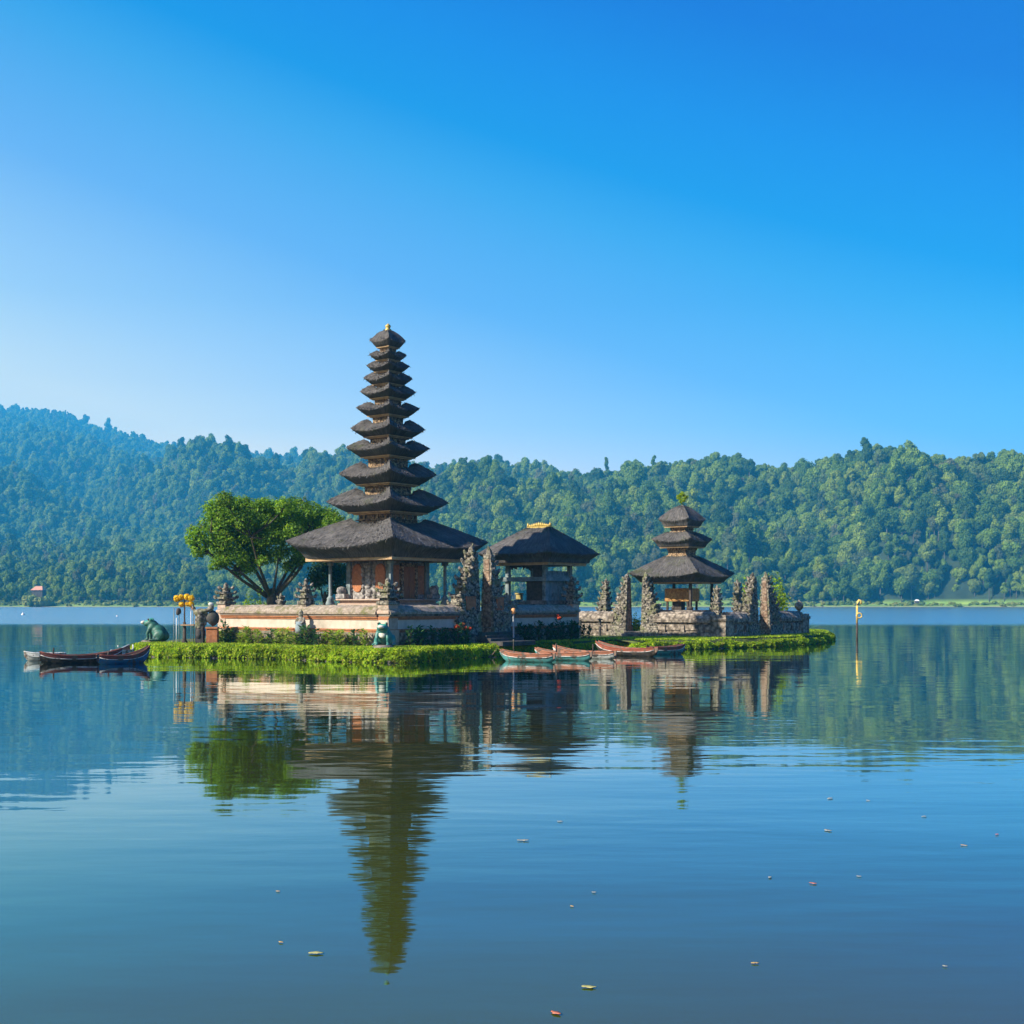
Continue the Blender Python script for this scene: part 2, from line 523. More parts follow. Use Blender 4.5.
KINDS = ['broad'] * 5 + ['tall'] * 4 + ['cone'] * 1 + ['umbrella'] * 2
VAR = [crown_mesh(40 + i, k) for i, k in enumerate(KINDS)]
KIDX = {k: [i for i, q in enumerate(KINDS) if q == k] for k in set(KINDS)}
proto_col = bpy.data.collections.new('forest_prototypes')
def proto(mesh, i, col):
    o = bpy.data.objects.new('%02d_tree' % i, mesh); col.objects.link(o); return o
for i, me in enumerate(VAR): proto(me, i, proto_col)

def shrub_mesh(seed):
    rng = np.random.default_rng(seed); mb = MB(); C = []; N = []
    for k in range(7):
        a = rng.uniform(0, 6.28); c = np.array([math.cos(a) * rng.uniform(0, 2.0), math.sin(a) * rng.uniform(0, 1.6), rng.uniform(.3, 1.0)]); r = rng.uniform(.7, 1.2)
        mb.blob(c, r, 1, .4, 1.5, seed + k)
        d = rng.normal(size=(60, 3)); d /= np.linalg.norm(d, axis=1, keepdims=True); d[:, 2] = np.abs(d[:, 2])
        C.append(c + d * r); N.append(d + rng.normal(size=(60, 3)) * .5)
    mb.cards(np.concatenate(C), np.concatenate(N), rng.uniform(.4, .8, 420), .8, rng)
    return mb.mesh('shore_shrub', [M_shore])
M_shore = FOL('shore_shrub_leaves', [(0, (.08, .14, .02)), (.5, (.18, .26, .03)), (1, (.28, .30, .06))], trans=.25, per_object=True, posscale=0)
shrub_col = bpy.data.collections.new('shore_shrub_prototypes')
for i in range(3): proto(shrub_mesh(70 + i), i, shrub_col)

def instancer(name, col, pts, rot, scl, idx, label):
    me = bpy.data.meshes.new(name)
    me.vertices.add(len(pts)); me.vertices.foreach_set('co', np.asarray(pts, np.float32).ravel())
    a = me.attributes.new('turn', 'FLOAT', 'POINT'); a.data.foreach_set('value', np.asarray(rot, np.float32))
    a = me.attributes.new('size', 'FLOAT_VECTOR', 'POINT'); a.data.foreach_set('vector', np.asarray(scl, np.float32).ravel())
    a = me.attributes.new('pick', 'INT', 'POINT'); a.data.foreach_set('value', np.asarray(idx, np.int32))
    o = bpy.data.objects.new(name, me); COL.objects.link(o)
    g = bpy.data.node_groups.new(name + '_nodes', 'GeometryNodeTree')
    g.interface.new_socket('Geometry', in_out='INPUT', socket_type='NodeSocketGeometry')
    g.interface.new_socket('Geometry', in_out='OUTPUT', socket_type='NodeSocketGeometry')
    gi = g.nodes.new('NodeGroupInput'); go = g.nodes.new('NodeGroupOutput')
    ci = g.nodes.new('GeometryNodeCollectionInfo'); ci.inputs['Collection'].default_value = col
    ci.inputs['Separate Children'].default_value = True; ci.inputs['Reset Children'].default_value = True
    ip = g.nodes.new('GeometryNodeInstanceOnPoints'); ip.inputs['Pick Instance'].default_value = True
    def na(nm, ty):
        n = g.nodes.new('GeometryNodeInputNamedAttribute'); n.data_type = ty; n.inputs['Name'].default_value = nm; return n.outputs['Attribute']
    cx = g.nodes.new('ShaderNodeCombineXYZ'); g.links.new(na('turn', 'FLOAT'), cx.inputs['Z'])
    er = g.nodes.new('FunctionNodeEulerToRotation'); g.links.new(cx.outputs[0], er.inputs[0])
    g.links.new(gi.outputs[0], ip.inputs['Points']); g.links.new(ci.outputs[0], ip.inputs['Instance'])
    g.links.new(na('pick', 'INT'), ip.inputs['Instance Index']); g.links.new(er.outputs[0], ip.inputs['Rotation'])
    g.links.new(na('size', 'FLOAT_VECTOR'), ip.inputs['Scale']); g.links.new(ip.outputs[0], go.inputs[0])
    md = o.modifiers.new('scatter', 'NODES'); md.node_group = g
    tag(o, label, None, None, 'stuff')
    return o

def build_forest():
    rng = np.random.default_rng(11); trees = []
    y = 868.0
    while y < 5000:
        sp = 6.2 + (y - 860) * .0027
        x0 = (-60 - 512) / F * y; x1 = (1090 - 512) / F * y
        for x in np.arange(x0, x1, sp):
            X = x + rng.uniform(-.45, .45) * sp; Y = y + rng.uniform(-.45, .45) * sp
            px = 512 + X / Y * F
            Dr = np.interp(px, RDG_PX, RDG_D)
            if Y > Dr + 25: continue
            z = terrain(X, Y)
            if z < 2.3: continue
            nearridge = Y > Dr - 30
            p = rng.random()
            clump = fbm(X * .02, Y * .02, 4.0, 2)
            if nearridge and p < .34: k = 'umbrella'
            elif p < .04: k = 'umbrella'
            elif p < .12 and clump < 0: k = 'cone'
            elif p < .5 + clump * .4: k = 'tall'
            else: k = 'broad'
            s = (rng.uniform(.75, 1.25) if rng.random() < .75 else rng.uniform(1.3, 2.0)) * (.40 + sp / 15.0) * (1 + .25 * clump)
            if k == 'umbrella': s = rng.uniform(.9, 1.5) * (.40 + sp / 15.0)
            if Y < 905: s *= .75
            if px < 240 and Y < 1400: s *= .66
            zk = rng.uniform(1.0, 1.5)
            if nearridge: s = min(s, 1.25 * (.40 + sp / 15.0)); zk = min(zk, 1.2)
            trees.append((X, Y, z - .4, rng.uniform(0, 6.28), s, s * zk, int(rng.choice(KIDX[k])), px, k))
        y += sp * .95
    trees.sort(key=lambda q: q[1])
    near = []; rest = []
    for q in trees:
        px = q[7]; vis = 6 < px < 1018 and not (215 < px < 470) and not (480 < px < 600 and q[1] < 905)
        # the front rows along the shore and the trees that stand up on the nearer slope
        if vis and len(near) < 296 and px > 560 and q[1] < 1120 and (q[1] < 900 or q[5] > 1.2): near.append(q)
        else: rest.append(q)
    words = {'broad': ('broad rounded green forest tree on the right-hand hillside across the lake', 'broad trees of the right hillside'),
             'tall': ('tall oval-crowned green forest tree on the right-hand hillside across the lake', 'tall trees of the right hillside'),
             'cone': ('narrow pointed dark forest tree on the right-hand hillside across the lake', 'pointed trees of the right hillside'),
             'umbrella': ('forest tree with umbrella crown on a bare trunk on the right-hand hillside', 'umbrella trees of the right hillside')}
    for q in near:
        o = bpy.data.objects.new('forest_tree', VAR[q[6]]); COL.objects.link(o)
        o.location = q[:3]; o.rotation_euler = (0, 0, q[3]); o.scale = (q[4], q[4], q[5])
        lb, gp = words[q[8]]
        tag(o, lb, 'tree', gp)
    instancer('forest', proto_col, [q[:3] for q in rest], [q[3] for q in rest], [(q[4], q[4], q[5]) for q in rest], [q[6] for q in rest],
              'dense green forest covering the far hills, hazy blue towards the left')
    # low growth along the far shore
    P = []; Rt = []; Sc = []; Ix = []
    for k in range(1500):
        px = rng.uniform(-20, 1050); Y = rng.uniform(850, 892); X = px_x(px, Y); z = terrain(X, Y)
        if z < .55 or (z < .8 and rng.random() < .6): continue
        if px > 560 and rng.random() < .25: continue
        s = rng.uniform(.5, 1.3); P.append((X, Y, z - .2)); Rt.append(rng.uniform(0, 6.28)); Sc.append((s, s, s * rng.uniform(.6, 1.2))); Ix.append(int(rng.integers(3)))
    for k in range(26):
        px = rng.uniform(31, 47); Y = rng.uniform(857, 860); s = rng.uniform(1.8, 3.2)
        P.append((px_x(px, Y), Y, terrain(px_x(px, Y), Y) - .2)); Rt.append(rng.uniform(0, 6.28)); Sc.append((s, s, s * 1.1)); Ix.append(int(rng.integers(3)))
    instancer('shore_undergrowth', shrub_col, P, Rt, Sc, Ix, 'low yellow-green undergrowth along the far shore')
build_forest()
# ================================================================== ISLAND
TH = R(-37)                      # the temple courts stand turned 37 degrees to the view
E1 = Vector((math.cos(TH), math.sin(TH), 0)); E2 = Vector((-math.sin(TH), math.cos(TH), 0))
GZ = 0.70                        # ground level of the island
C1 = at(388, 74); C2 = at(722, 94)
def loc1(x, y): return C1 + E1 * x + E2 * y
def loc2(x, y): return C2 + E1 * x + E2 * y
def cross(C, d, px):             # distance along d from C to the sight line of picture column px
    r = (px - 512) / F
    return (r * C.y - C.x) / (d.x - r * d.y)
RIM = [(136, 81), (141, 78.8), (150, 77.2), (170, 76.3), (200, 76), (230, 75.4), (260, 74.8), (290, 73.8), (315, 72.6), (338, 71.2), (360, 70), (385, 69.3), (405, 69.6), (420, 71),
       (440, 73), (465, 75), (500, 78.5), (530, 81.5), (560, 84), (590, 86.5), (612, 88.4), (632, 88.6), (636, 87.6), (660, 88.0), (690, 89.4), (720, 91), (750, 93), (780, 95.5), (800, 98.6), (815, 102), (825, 106.5),
       (828, 113), (822, 118), (790, 124), (700, 128), (600, 128), (500, 124), (400, 117), (300, 108), (220, 100), (160, 93), (136, 86)]
RIMP = [at(p, d) for p, d in RIM]

M_thatch = None
def thatch_material(name, moss):
    m, t, o = _mat(name)
    b = t.nodes.new('ShaderNodeBsdfPrincipled'); b.inputs['Roughness'].default_value = .9; b.inputs['Specular IOR Level'].default_value = .2
    at_ = t.nodes.new('ShaderNodeAttribute'); at_.attribute_name = 'st'; V = at_.outputs['Vector']
    tc = t.nodes.new('ShaderNodeTexCoord')
    f1 = noise_node(t, V, 1.0, detail=5, rough=.7, stretch=(9, .9, 1))
    f2 = noise_node(t, tc.outputs['Object'], 1.1, detail=5, rough=.6)
    c = ramp(t, f1, [(.25, (.036, .033, .031)), (.5, (.108, .105, .104)), (.78, (.235, .227, .223))])
    k = ramp(t, f2, [(.3, (.65, .63, .62)), (.7, (1.25, 1.2, 1.15))])
    c = mixc(t, 1.0, c, k, 'MULTIPLY')
    f3 = noise_node(t, tc.outputs['Object'], .75, detail=6, rough=.7)
    mm = ramp(t, f3, [(.56 - moss * .1, (0, 0, 0)), (.72 - moss * .1, (.75, .75, .75))])
    c = mixc(t, mm, c, (.075, .085, .035))
    t.links.new(c, b.inputs['Base Color'])
    h = noise_node(t, V, 1.0, detail=4, rough=.75, stretch=(26, 3.5, 1))
    bp = t.nodes.new('ShaderNodeBump'); bp.inputs['Strength'].default_value = .9; bp.inputs['Distance'].default_value = .05
    t.links.new(h, bp.inputs['Height']); t.links.new(bp.outputs[0], b.inputs['Normal'])
    t.links.new(b.outputs[0], o.inputs[0])
    return m
M_thatch = thatch_material('black_palm_thatch', 0.0)
M_thatch_moss = thatch_material('mossy_palm_thatch', .75)

def carved_material(name, dark, light, scale=7.0, moss=None, mosslo=.5):
    """stone or wood covered with small carving: cells give the relief"""
    m, t, o = _mat(name)
    b = t.nodes.new('ShaderNodeBsdfPrincipled'); b.inputs['Roughness'].default_value = .85; b.inputs['Specular IOR Level'].default_value = .25
    tc = t.nodes.new('ShaderNodeTexCoord'); P = tc.outputs['Object']
    vo = t.nodes.new('ShaderNodeTexVoronoi'); vo.inputs['Scale'].default_value = scale; t.links.new(P, vo.inputs['Vector'])
    n = noise_node(t, P, scale * .6, detail=6, rough=.7)
    ad = t.nodes.new('ShaderNodeMath'); ad.operation = 'MULTIPLY_ADD'; ad.inputs[1].default_value = .55; t.links.new(vo.outputs['Distance'], ad.inputs[0])
    t.links.new(n, ad.inputs[2])
    c = ramp(t, ad.outputs[0], [(.45, light), (.68, tuple(.5 * a + .5 * d for a, d in zip(light, dark))), (.95, dark)])
    if moss:
        f = noise_node(t, P, 1.6, detail=5, rough=.65)
        c = mixc(t, ramp(t, f, [(mosslo, (0, 0, 0)), (mosslo + .14, (.85, .85, .85))]), c, moss)
    t.links.new(c, b.inputs['Base Color'])
    bp = t.nodes.new('ShaderNodeBump'); bp.inputs['Strength'].default_value = .8; bp.inputs['Distance'].default_value = -.06
    t.links.new(ad.outputs[0], bp.inputs['Height']); t.links.new(bp.outputs[0], b.inputs['Normal'])
    t.links.new(b.outputs[0], o.inputs[0])
    return m

STONE_D = (.050, .044, .037); STONE_L = (.47, .42, .335)
M_stone = carved_material('carved_grey_stone', STONE_D, STONE_L, 6.0, (.16, .17, .075), .50)
M_stone2 = carved_material('carved_brown_stone', (.10, .080, .060), (.50, .425, .335), 4.0, (.20, .20, .09), .60)
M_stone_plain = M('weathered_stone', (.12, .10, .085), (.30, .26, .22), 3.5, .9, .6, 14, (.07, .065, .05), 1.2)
M_dark_stone = M('dark_lava_stone', (.035, .033, .032), (.10, .09, .085), 3.0, .9, .6, 12, (.06, .075, .04), 1.3)
M_brick = M('orange_brick', (.33, .12, .05), (.48, .20, .09), 5, .85, .4, 20, (.24, .11, .06), 1.8)
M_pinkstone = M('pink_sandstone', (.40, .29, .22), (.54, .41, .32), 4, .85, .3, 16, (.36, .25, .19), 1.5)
M_cream = M('cream_plaster', (.52, .44, .35), (.62, .53, .44), 2.5, .9, .15, 20, (.36, .32, .25), 1.1, .50, .72, stretch=(1, 1, .45))
M_coping = M('grassy_stone_coping', (.20, .16, .12), (.44, .36, .28), 5, .95, .9, 9, (.16, .15, .06), 1.4, dist=.08)
M_wood_tan = M('tan_painted_beam', (.42, .26, .13), (.58, .40, .22), 3, .7, .2, 20, (.28, .18, .11), 2)
M_wood_dark = M('dark_timber', (.035, .028, .022), (.09, .07, .055), 4, .8, .3, 18)
M_wood_teal = M('faded_blue_grey_timber', (.13, .17, .18), (.27, .32, .32), 2.5, .8, .3, 15, (.08, .10, .10), 1.4)
M_wood_brown = M('varnished_brown_door', (.20, .075, .030), (.36, .15, .06), 6, .6, .3, 18, stretch=(4, 4, .6))
M_neck = carved_material('gilded_carved_band', (.07, .045, .03), (.58, .40, .22), 7.5)
M_gold = M('gold_leaf', (.42, .29, .06), (.62, .46, .13), 8, .45, .4, 20, metal=.3, spec=.5)
M_white = M('white_cloth', (.70, .70, .68), (.82, .82, .80), 4, .8, .2, 12)
M_greystone_l = carved_material('pale_carved_panel', (.16, .15, .145), (.50, .47, .44), 5)

# ---- ground
def build_ground():
    mb = MB()
    rng = np.random.default_rng(5)
    n = len(RIMP); pts = []
    for i in range(n):                                  # smooth the outline
        a, b = RIMP[i], RIMP[(i + 1) % n]
        for k in range(3): pts.append(a.lerp(b, k / 3))
    ctr = at(480, 96)
    rings = [(.99, -.9), (.99, .02), (.985, .30), (.975, .46), (.955, .56), (.88, GZ - .02), (.6, GZ), (.25, GZ)]
    V = []; Fc = []; N = len(pts)
    for k, (s, z) in enumerate(rings):
        for p in pts:
            q = ctr + (p - ctr) * s
            V.append((q.x, q.y, z + (.06 * fbm(q.x * .9, q.y * .9) if 0 < z else 0)))
    for k in range(len(rings) - 1):
        for i in range(N):
            a = k * N + i; b = k * N + (i + 1) % N
            Fc.append((a, b, b + N, a + N))
    V.append((ctr.x, ctr.y, GZ)); c = len(V) - 1; m = (len(rings) - 1) * N
    for i in range(N): Fc.append((m + i, m + (i + 1) % N, c))
    mb.add(V, Fc, smooth=True)
    m = M('island_soil', (.05, .07, .018), (.12, .16, .03), 2.5, .95, .5, 12, (.10, .075, .05), .8)
    g = mb.build('island_ground', m); tag(g, kind='structure')
build_ground()

def smooth_rim(i1=35, m=12):
    P = []
    for i in range(i1):
        p0, p1, p2, p3 = (RIMP[k % len(RIMP)] for k in (i - 1, i, i + 1, i + 2))
        for k in range(m):
            t = k / m
            P.append(.5 * ((2 * p1) + (p2 - p0) * t + (2 * p0 - 5 * p1 + 4 * p2 - p3) * t * t + (3 * p1 - p0 - 3 * p2 + p3) * t ** 3))
    P = np.array([p[:] for p in P])
    for p in P:
        w_ = .35 * fbm(p[0] * .55, p[1] * .55, 8.0, 3); p[1] += w_; p[0] += w_ * .5
    d = np.gradient(P, axis=0); o = np.stack([d[:, 1], -d[:, 0], np.zeros(len(P))], 1); o /= np.linalg.norm(o, axis=1, keepdims=True)
    for _ in range(3): o[1:-1] = (o[:-2] + o[1:-1] + o[2:]) / 3
    L = np.concatenate([[0], np.cumsum(np.linalg.norm(np.diff(P, axis=0), axis=1))])
    return P, o, L
def rim_samples(nper, rng):
    """points along the front of the rim with outward direction"""
    P, o, L = smooth_rim(); s = rng.random(int(L[-1] * nper)) * L[-1]
    return np.stack([np.interp(s, L, P[:, k]) for k in range(3)], 1), np.stack([np.interp(s, L, o[:, k]) for k in range(3)], 1)

M_grass = FOL('rim_grass', [(0, (.08, .17, .008)), (.35, (.25, .42, .012)), (.75, (.45, .60, .02)), (.93, (.56, .60, .06)), (1, (.34, .26, .10))], trans=.45, posscale=.6, tcol=(1.25, 1.15, .6))
M_lawn = FOL('lawn_grass', [(0, (.06, .14, .012)), (.6, (.12, .22, .018)), (1, (.20, .28, .03))], trans=.4, posscale=.5)
def build_grass():
    rng = np.random.default_rng(21)
    mb = MB()
    # the thick trimmed cover that hangs over the bank, clump by clump
    P, O = rim_samples(2300, rng)
    n = len(P)
    lump = np.array([fbm(p[0] * .8, p[1] * .8, 2.0, 4) for p in P]); wide = np.array([fbm(p[0] * .13, p[1] * .13, 6.0, 2) for p in P])
    top_h = (.53 - .16 * np.clip((P[:, 0] + 2) / 12, 0, 1)) + .15 * lump + .10 * wide
    a = rng.random(n) * 2.05                       # angle round the bank: 0 waterline, pi/2 crest, beyond: behind
    tuft = np.array([mnoise.noise(Vector((p[0] * 2.6, p[1] * 2.6, q * 2.2))) for p, q in zip(P, a)])
    r_out = .34 + .22 * lump + .16 * tuft + rng.normal(size=n) * .05
    h = np.sin(np.clip(a, 0, 1.57)) * top_h + .04 + .10 * tuft * (a > .5) + rng.normal(size=n) * .03
    bulge = np.where(a < 1.57, np.cos(np.clip(a, 0, 1.57)) ** .6 * r_out, -(a - 1.57) * 3.4)
    keep = (tuft > -.16 + .25 * (a > 1.2) * -1) | (rng.random(n) < .25)
    keep &= h > -.02
    P, O, a, h, bulge, tuft = P[keep], O[keep], a[keep], h[keep], bulge[keep], tuft[keep]; n = len(P)
    C = P + O * bulge[:, None]; C[:, 2] = h
    N_ = O * np.cos(np.clip(a, 0, 1.7))[:, None] + np.array([0, 0, 1.0])[None] * np.sin(a)[:, None] + rng.normal(size=(n, 3)) * .8
    T = np.array([0, 0, .9])[None] + O * .5 + rng.normal(size=(n, 3)) * .7
    mb.cards(C, N_, rng.uniform(.07, .19, n) * (1 + .5 * tuft), .5, rng, 0, T)
    g = mb.build('grass_bank', M_grass); tag(g, 'thick bright yellow-green grass cover hanging over the island bank', None, None, 'stuff')
    # lawn behind the rim
    mb = MB()
    P, O = rim_samples(520, rng); n = len(P)
    C = P - O * (rng.random(n) * 5.5)[:, None]; C[:, 2] = GZ + .03
    mb.cards(C, rng.normal(size=(n, 3)) * .5 + np.array([.2, -.6, .5]), rng.uniform(.10, .22, n), .4, rng, 0, np.array([0, 0, 1.0])[None] + rng.normal(size=(n, 3)) * .4)
    g = mb.build('lawn', M_grass); tag(g, 'short green lawn between the bank and the temple walls', None, None, 'stuff')
    # dark wet stones at the waterline
    mb = MB()
    P, O = rim_samples(5, rng)
    for p, o in zip(P, O):
        r = rng.uniform(.08, .2); q = p + o * rng.uniform(.05, .22)
        mb.blob((q[0], q[1], rng.uniform(-.03, .05)), (r * 1.3, r, r * .7), 1, .5, 4, rng.random() * 50, smooth=False)
    g = mb.build('bank_stones', M('wet_bank_stone', (.05, .045, .04), (.14, .12, .10), 6, .7, .5)); tag(g, 'dark wet stones along the waterline of the island', None, None, 'stuff')
build_grass()

# ------------------------------------------------------------------ thatched roofs
def thatch(mb, ax_r, ay_r, ax_e, ay_e, z_rim, z_tip, z_bot, lift_r=.2, lift_e=.12, curve=1.45, seed=0.0, mi=0, fin=.66, rag=.02):
    """four sided thatch: rim half sizes, eave half sizes, a lens shaped eave"""
    n = 14
    U = []
    for side in range(4):
        for k in range(n):
            U.append((side, -1 + 2 * k / n))
    def corner(side, u, ax, ay):
        q = 1 - .035 * abs(u) ** 6
        return {0: (u * ax * q, -ay * q), 1: (ax * q, u * ay * q), 2: (-u * ax * q, ay * q), 3: (-ax * q, -u * ay * q)}[side]
    rows = []
    H = z_rim - z_tip
    rows.append((.80, .80, None, z_rim - H * .22, 0))           # inside of the rim
    for s in (0, .04, .12, .25, .4, .55, .7, .83, .93, 1.0):
        rows.append((None, None, s, z_tip + H * (1 - s ** curve), 1))
    D = z_tip - z_bot
    for q, zz in ((.99, .10), (.95, .24), (.90, .40), (.85, .58), ((fin + .85) / 2, .82), (fin, 1.0), (fin * .55, .9)):
        rows.append((q, q, 'e', z_tip - D * zz, 2))
    V = []; ST = []
    for ri, (qx, qy, s, z, kind) in enumerate(rows):
        for side, u in U:
            c = abs(u) ** 2.5
            if kind == 0:   x, y = corner(side, u, ax_r * qx, ay_r * qy); dz = lift_r * H * c
            elif kind == 1:
                ax = ax_r + (ax_e - ax_r) * s; ay = ay_r + (ay_e - ay_r) * s
                x, y = corner(side, u, ax, ay)
                dz = (lift_r * H * (1 - s) + lift_e * s) * c
                if s == 0 or s >= .93: 
                    nz = mnoise.noise(Vector((x * 2.2 + seed, y * 2.2, z))) * rag; dz += nz
            else:
                x, y = corner(side, u, ax_e * qx, ay_e * qy); dz = lift_e * c * max(0, (qx - fin) / (1 - fin))
                if qx > .9: dz += mnoise.noise(Vector((x * 5 + seed, y * 5, z))) * rag * 1.2
            V.append((x, y, z + dz))
            half = ax_e if side in (0, 2) else ay_e
            ST.append((side * 7.3 + u * half * 1.0 + seed, (s if isinstance(s, float) or s == 0 or s == 1 else 1.2 + ri * .1) * (ax_e - ax_r + .3), 0))
    N = len(U); Fc = []
    for r in range(len(rows) - 1):
        for i in range(N):
            a = r * N + i; b = r * N + (i + 1) % N
            Fc.append((b, a, a + N, b + N))
    Fc.append(tuple(range(N)))
    m = (len(rows) - 1) * N; Fc.append(tuple(range(m + N - 1, m - 1, -1)))
    mb.add(V, Fc, mi, True, ST)
    # loose fibres lying down the slope and fraying over the eave
    rng = np.random.default_rng(int(seed * 10) + 5)
    Va = np.array(V).reshape(len(rows), N, 3)
    area = 4 * (ax_e * ay_e + .2); q = int(70 * area) + 120
    r0 = np.where(rng.random(q) < .3, rng.integers(7, 11, q), rng.integers(1, 10, q)); i0 = rng.integers(0, N, q); f = rng.random((q, 1)); g = rng.random((q, 1))
    A = Va[r0, i0]; B = Va[r0, (i0 + 1) % N]; A2 = Va[r0 + 1, i0]; B2 = Va[r0 + 1, (i0 + 1) % N]
    T = (A2 - A) + rng.normal(size=(q, 3)) * .04; Nn = np.cross(T, B - A); Nn /= np.maximum(1e-6, np.linalg.norm(Nn, axis=1, keepdims=True))
    Nn *= np.sign(Nn[:, 2:3] + 1e-6); T /= np.maximum(1e-6, np.linalg.norm(T, axis=1, keepdims=True)); T -= Nn * .10
    Cn = (A * (1 - f) + B * f) * (1 - g) + (A2 * (1 - f) + B2 * f) * g + Nn * .012
    n0 = len(mb.v)
    mb.cards(Cn, Nn + rng.normal(size=(q, 3)) * .25, rng.uniform(.18, .42, q), .16, rng, mi, T)
    mb.st[-1] = np.repeat(np.stack([rng.random(q) * 60, rng.random(q) * 9, np.zeros(q)], 1), 4, 0).astype(np.float32)
    return mb

def ring(mb, ax, ay, wd, z0, z1, mi=0):
    """a square frame of four beams"""
    mb.box(-ax, ax, -ay, -ay + wd, z0, z1, mi); mb.box(-ax, ax, ay - wd, ay, z0, z1, mi)
    mb.box(-ax, -ax + wd, -ay + wd, ay - wd, z0 + .003, z1 - .003, mi); mb.box(ax - wd, ax, -ay + wd, ay - wd, z0 + .003, z1 - .003, mi)

def soft(o, ang=38):
    """crisp hips, smooth slopes"""
    me = o.data
    try:
        me.set_sharp_from_angle(angle=R(ang))
    except Exception:
        pass
    return o

# ---- eleven-tier tower
def build_main_meru():
    D = 83.0; p = F / D
    Z = lambda y: px_z(y, D)
    root = empty('tiered_tower', at(388, D, GZ), TH, 'tall shrine tower with eleven black thatched roofs behind the cream wall', 'shrine tower')
    tiers = [  # width px, rim y, tip y, bottom y
        (35.2, 330.4, 343.3, 349.2), (37, 350.8, 357.7, 361.6), (42.6, 361.2, 369, 373.2), (48.4, 372.4, 381.4, 386.2), (55, 385.0, 395.3, 400.2),
        (62.8, 402.4, 411.7, 418), (73.5, 419.6, 433, 439), (82.3, 440, 452, 459.5), (96, 462.6, 478.7, 487), (120.6, 488.8, 507.7, 514.8), (200, 521.5, 549.5, 559.5)]
    half = [wd / p / 2.8 * 1.035 for wd, *_ in tiers]
    for i, (wd, yr, yt, yb) in enumerate(tiers):
        a = half[i]
        if i < 10: yb = yt + .74 * (yb - yt)
        zr, zt, zb = Z(yr) - GZ, Z(yt) - GZ, Z(yb) - GZ
        above = half[i - 1] if i else 0
        ar = .10 if i == 0 else min(a * .57, above * .60 + .10)
        if i == 10: ar = 1.75
        mb = MB()
        big = i == 10
        thatch(mb, ar, ar, a, a, zr - (.0 if i == 0 else (.12 if big else .46) * (zr - zt)), zt, zb, .0 if i == 0 else (.24 if big else .85), .12 + .085 * a, 1.55 if i == 0 else (1.12 if big else 1.45), i * 3.7, rag=.03 if big else .02, fin=.80 if big else .66)
        soft(mb.build('thatched_roof', M_thatch, root))
        fr = MB(); ab = a * (.78 if big else .64)
        h = .16 if big else .04 + .014 * a
        ring(fr, ab, ab, ab * .25, zb - h, zb + .10)
        if not big: ring(fr, ab * .86, ab * .86, ab * .2, zb - h * 2, zb - h - .003)
        fr.build('eave_beam', M_wood_tan, root)
        if i < 10:
            zn = Z(tiers[i + 1][1]) - GZ
            nk = MB(); an = min(a * .46, half[i + 1] * .42)
            b0 = zn - .35 * (Z(tiers[i + 1][1]) - Z(tiers[i + 1][2])); b1 = zb - h * 2 - .003
            nk.box(-an, an, -an, an, b0, b1)
            nk.box(-an * 1.12, an * 1.12, -an * 1.12, an * 1.12, zn + (b1 - zn) * .05, zn + (b1 - zn) * .22, bev=.02)
            for k in range(7):
                for sx, sy in ((1, 0), (0, -1), (-1, 0), (0, 1)):
                    t_ = (k - 3) / 3.4 * an
                    x, y = (sx * an * 1.02, t_) if sx else (t_, sy * an * 1.02)
                    nk.box(x - an * .05, x + an * .05, y - an * .05, y + an * .05, zn + (b1 - zn) * .24, b1 - .01)
            nk.build('carved_neck', M_neck, root)
    # finial
    z = Z(330.4) - GZ
    f = MB(); f.lathe([(.20, z - .1), (.22, z + .05), (.12, z + .12), (.17, z + .2), (.19, z + .3), (.09, z + .38), (.05, z + .42)], n=10)
    f.blob((.02, 0, z + .36), .09, 1); f.build('gold_finial', M_gold, root)
    # plinth in steps
    zb = Z(605) - GZ
    pl = MB(); pl.box(-3.3, 3.3, -3.3, 3.3, -.1, zb - .55, bev=.05); pl.box(-2.95, 2.95, -2.95, 2.95, zb - .55, zb - .1, bev=.05)
    pl.build('plinth', M_stone_plain, root)
    st = MB(); st.box(-2.35, 2.35, -2.35, 2.35, zb - .1, zb + .10, bev=.03); st.box(-2.2, 2.2, -2.2, 2.2, zb + .10, zb + .28, bev=.03); st.box(-2.42, 2.42, -2.42, 2.42, zb + .28, zb + .38, bev=.03)
    st.build('pink_base_step', M_pinkstone, root)
    # cella
    zt = Z(562) - GZ; z0 = zb + .38
    ce = MB(); ce.box(-1.72, 1.72, -1.72, 1.72, z0, zt)
    ce.build('cella_wall', M_greystone_l, root)
    cm = MB()
    for s in (-1, 1):
        for t_ in (-1, 1): cm.box(s * 1.74 - .16, s * 1.74 + .16, t_ * 1.74 - .16, t_ * 1.74 + .16, z0, zt, bev=.03)
    cm.build('corner_pier', M_wood_teal, root)
    zz = zt - z0
    for x in (-1.05, .95):                        # orange oval brick panels of the sunlit face
        pn = MB(); n = 22
        ang = np.linspace(0, 2 * np.pi, n, endpoint=False)
        def rad(a): return (.44 * np.sign(np.cos(a)) * abs(np.cos(a)) ** .75, .88 * np.sign(np.sin(a)) * abs(np.sin(a)) ** .75)
        V = [(x + rad(a)[0], -1.80, z0 + zz * .56 + rad(a)[1]) for a in ang] + [(x + rad(a)[0] * 1.05, -1.70, z0 + zz * .56 + rad(a)[1] * 1.05) for a in ang]
        pn.add(V, [tuple(range(n))] + [(i, i + n, (i + 1) % n + n, (i + 1) % n) for i in range(n)])
        pn.build('brick_panel', M_brick, root)
    cr = MB(); cr.box(-.22, .12, -1.75, -1.715, z0 + .1, zt - .1)
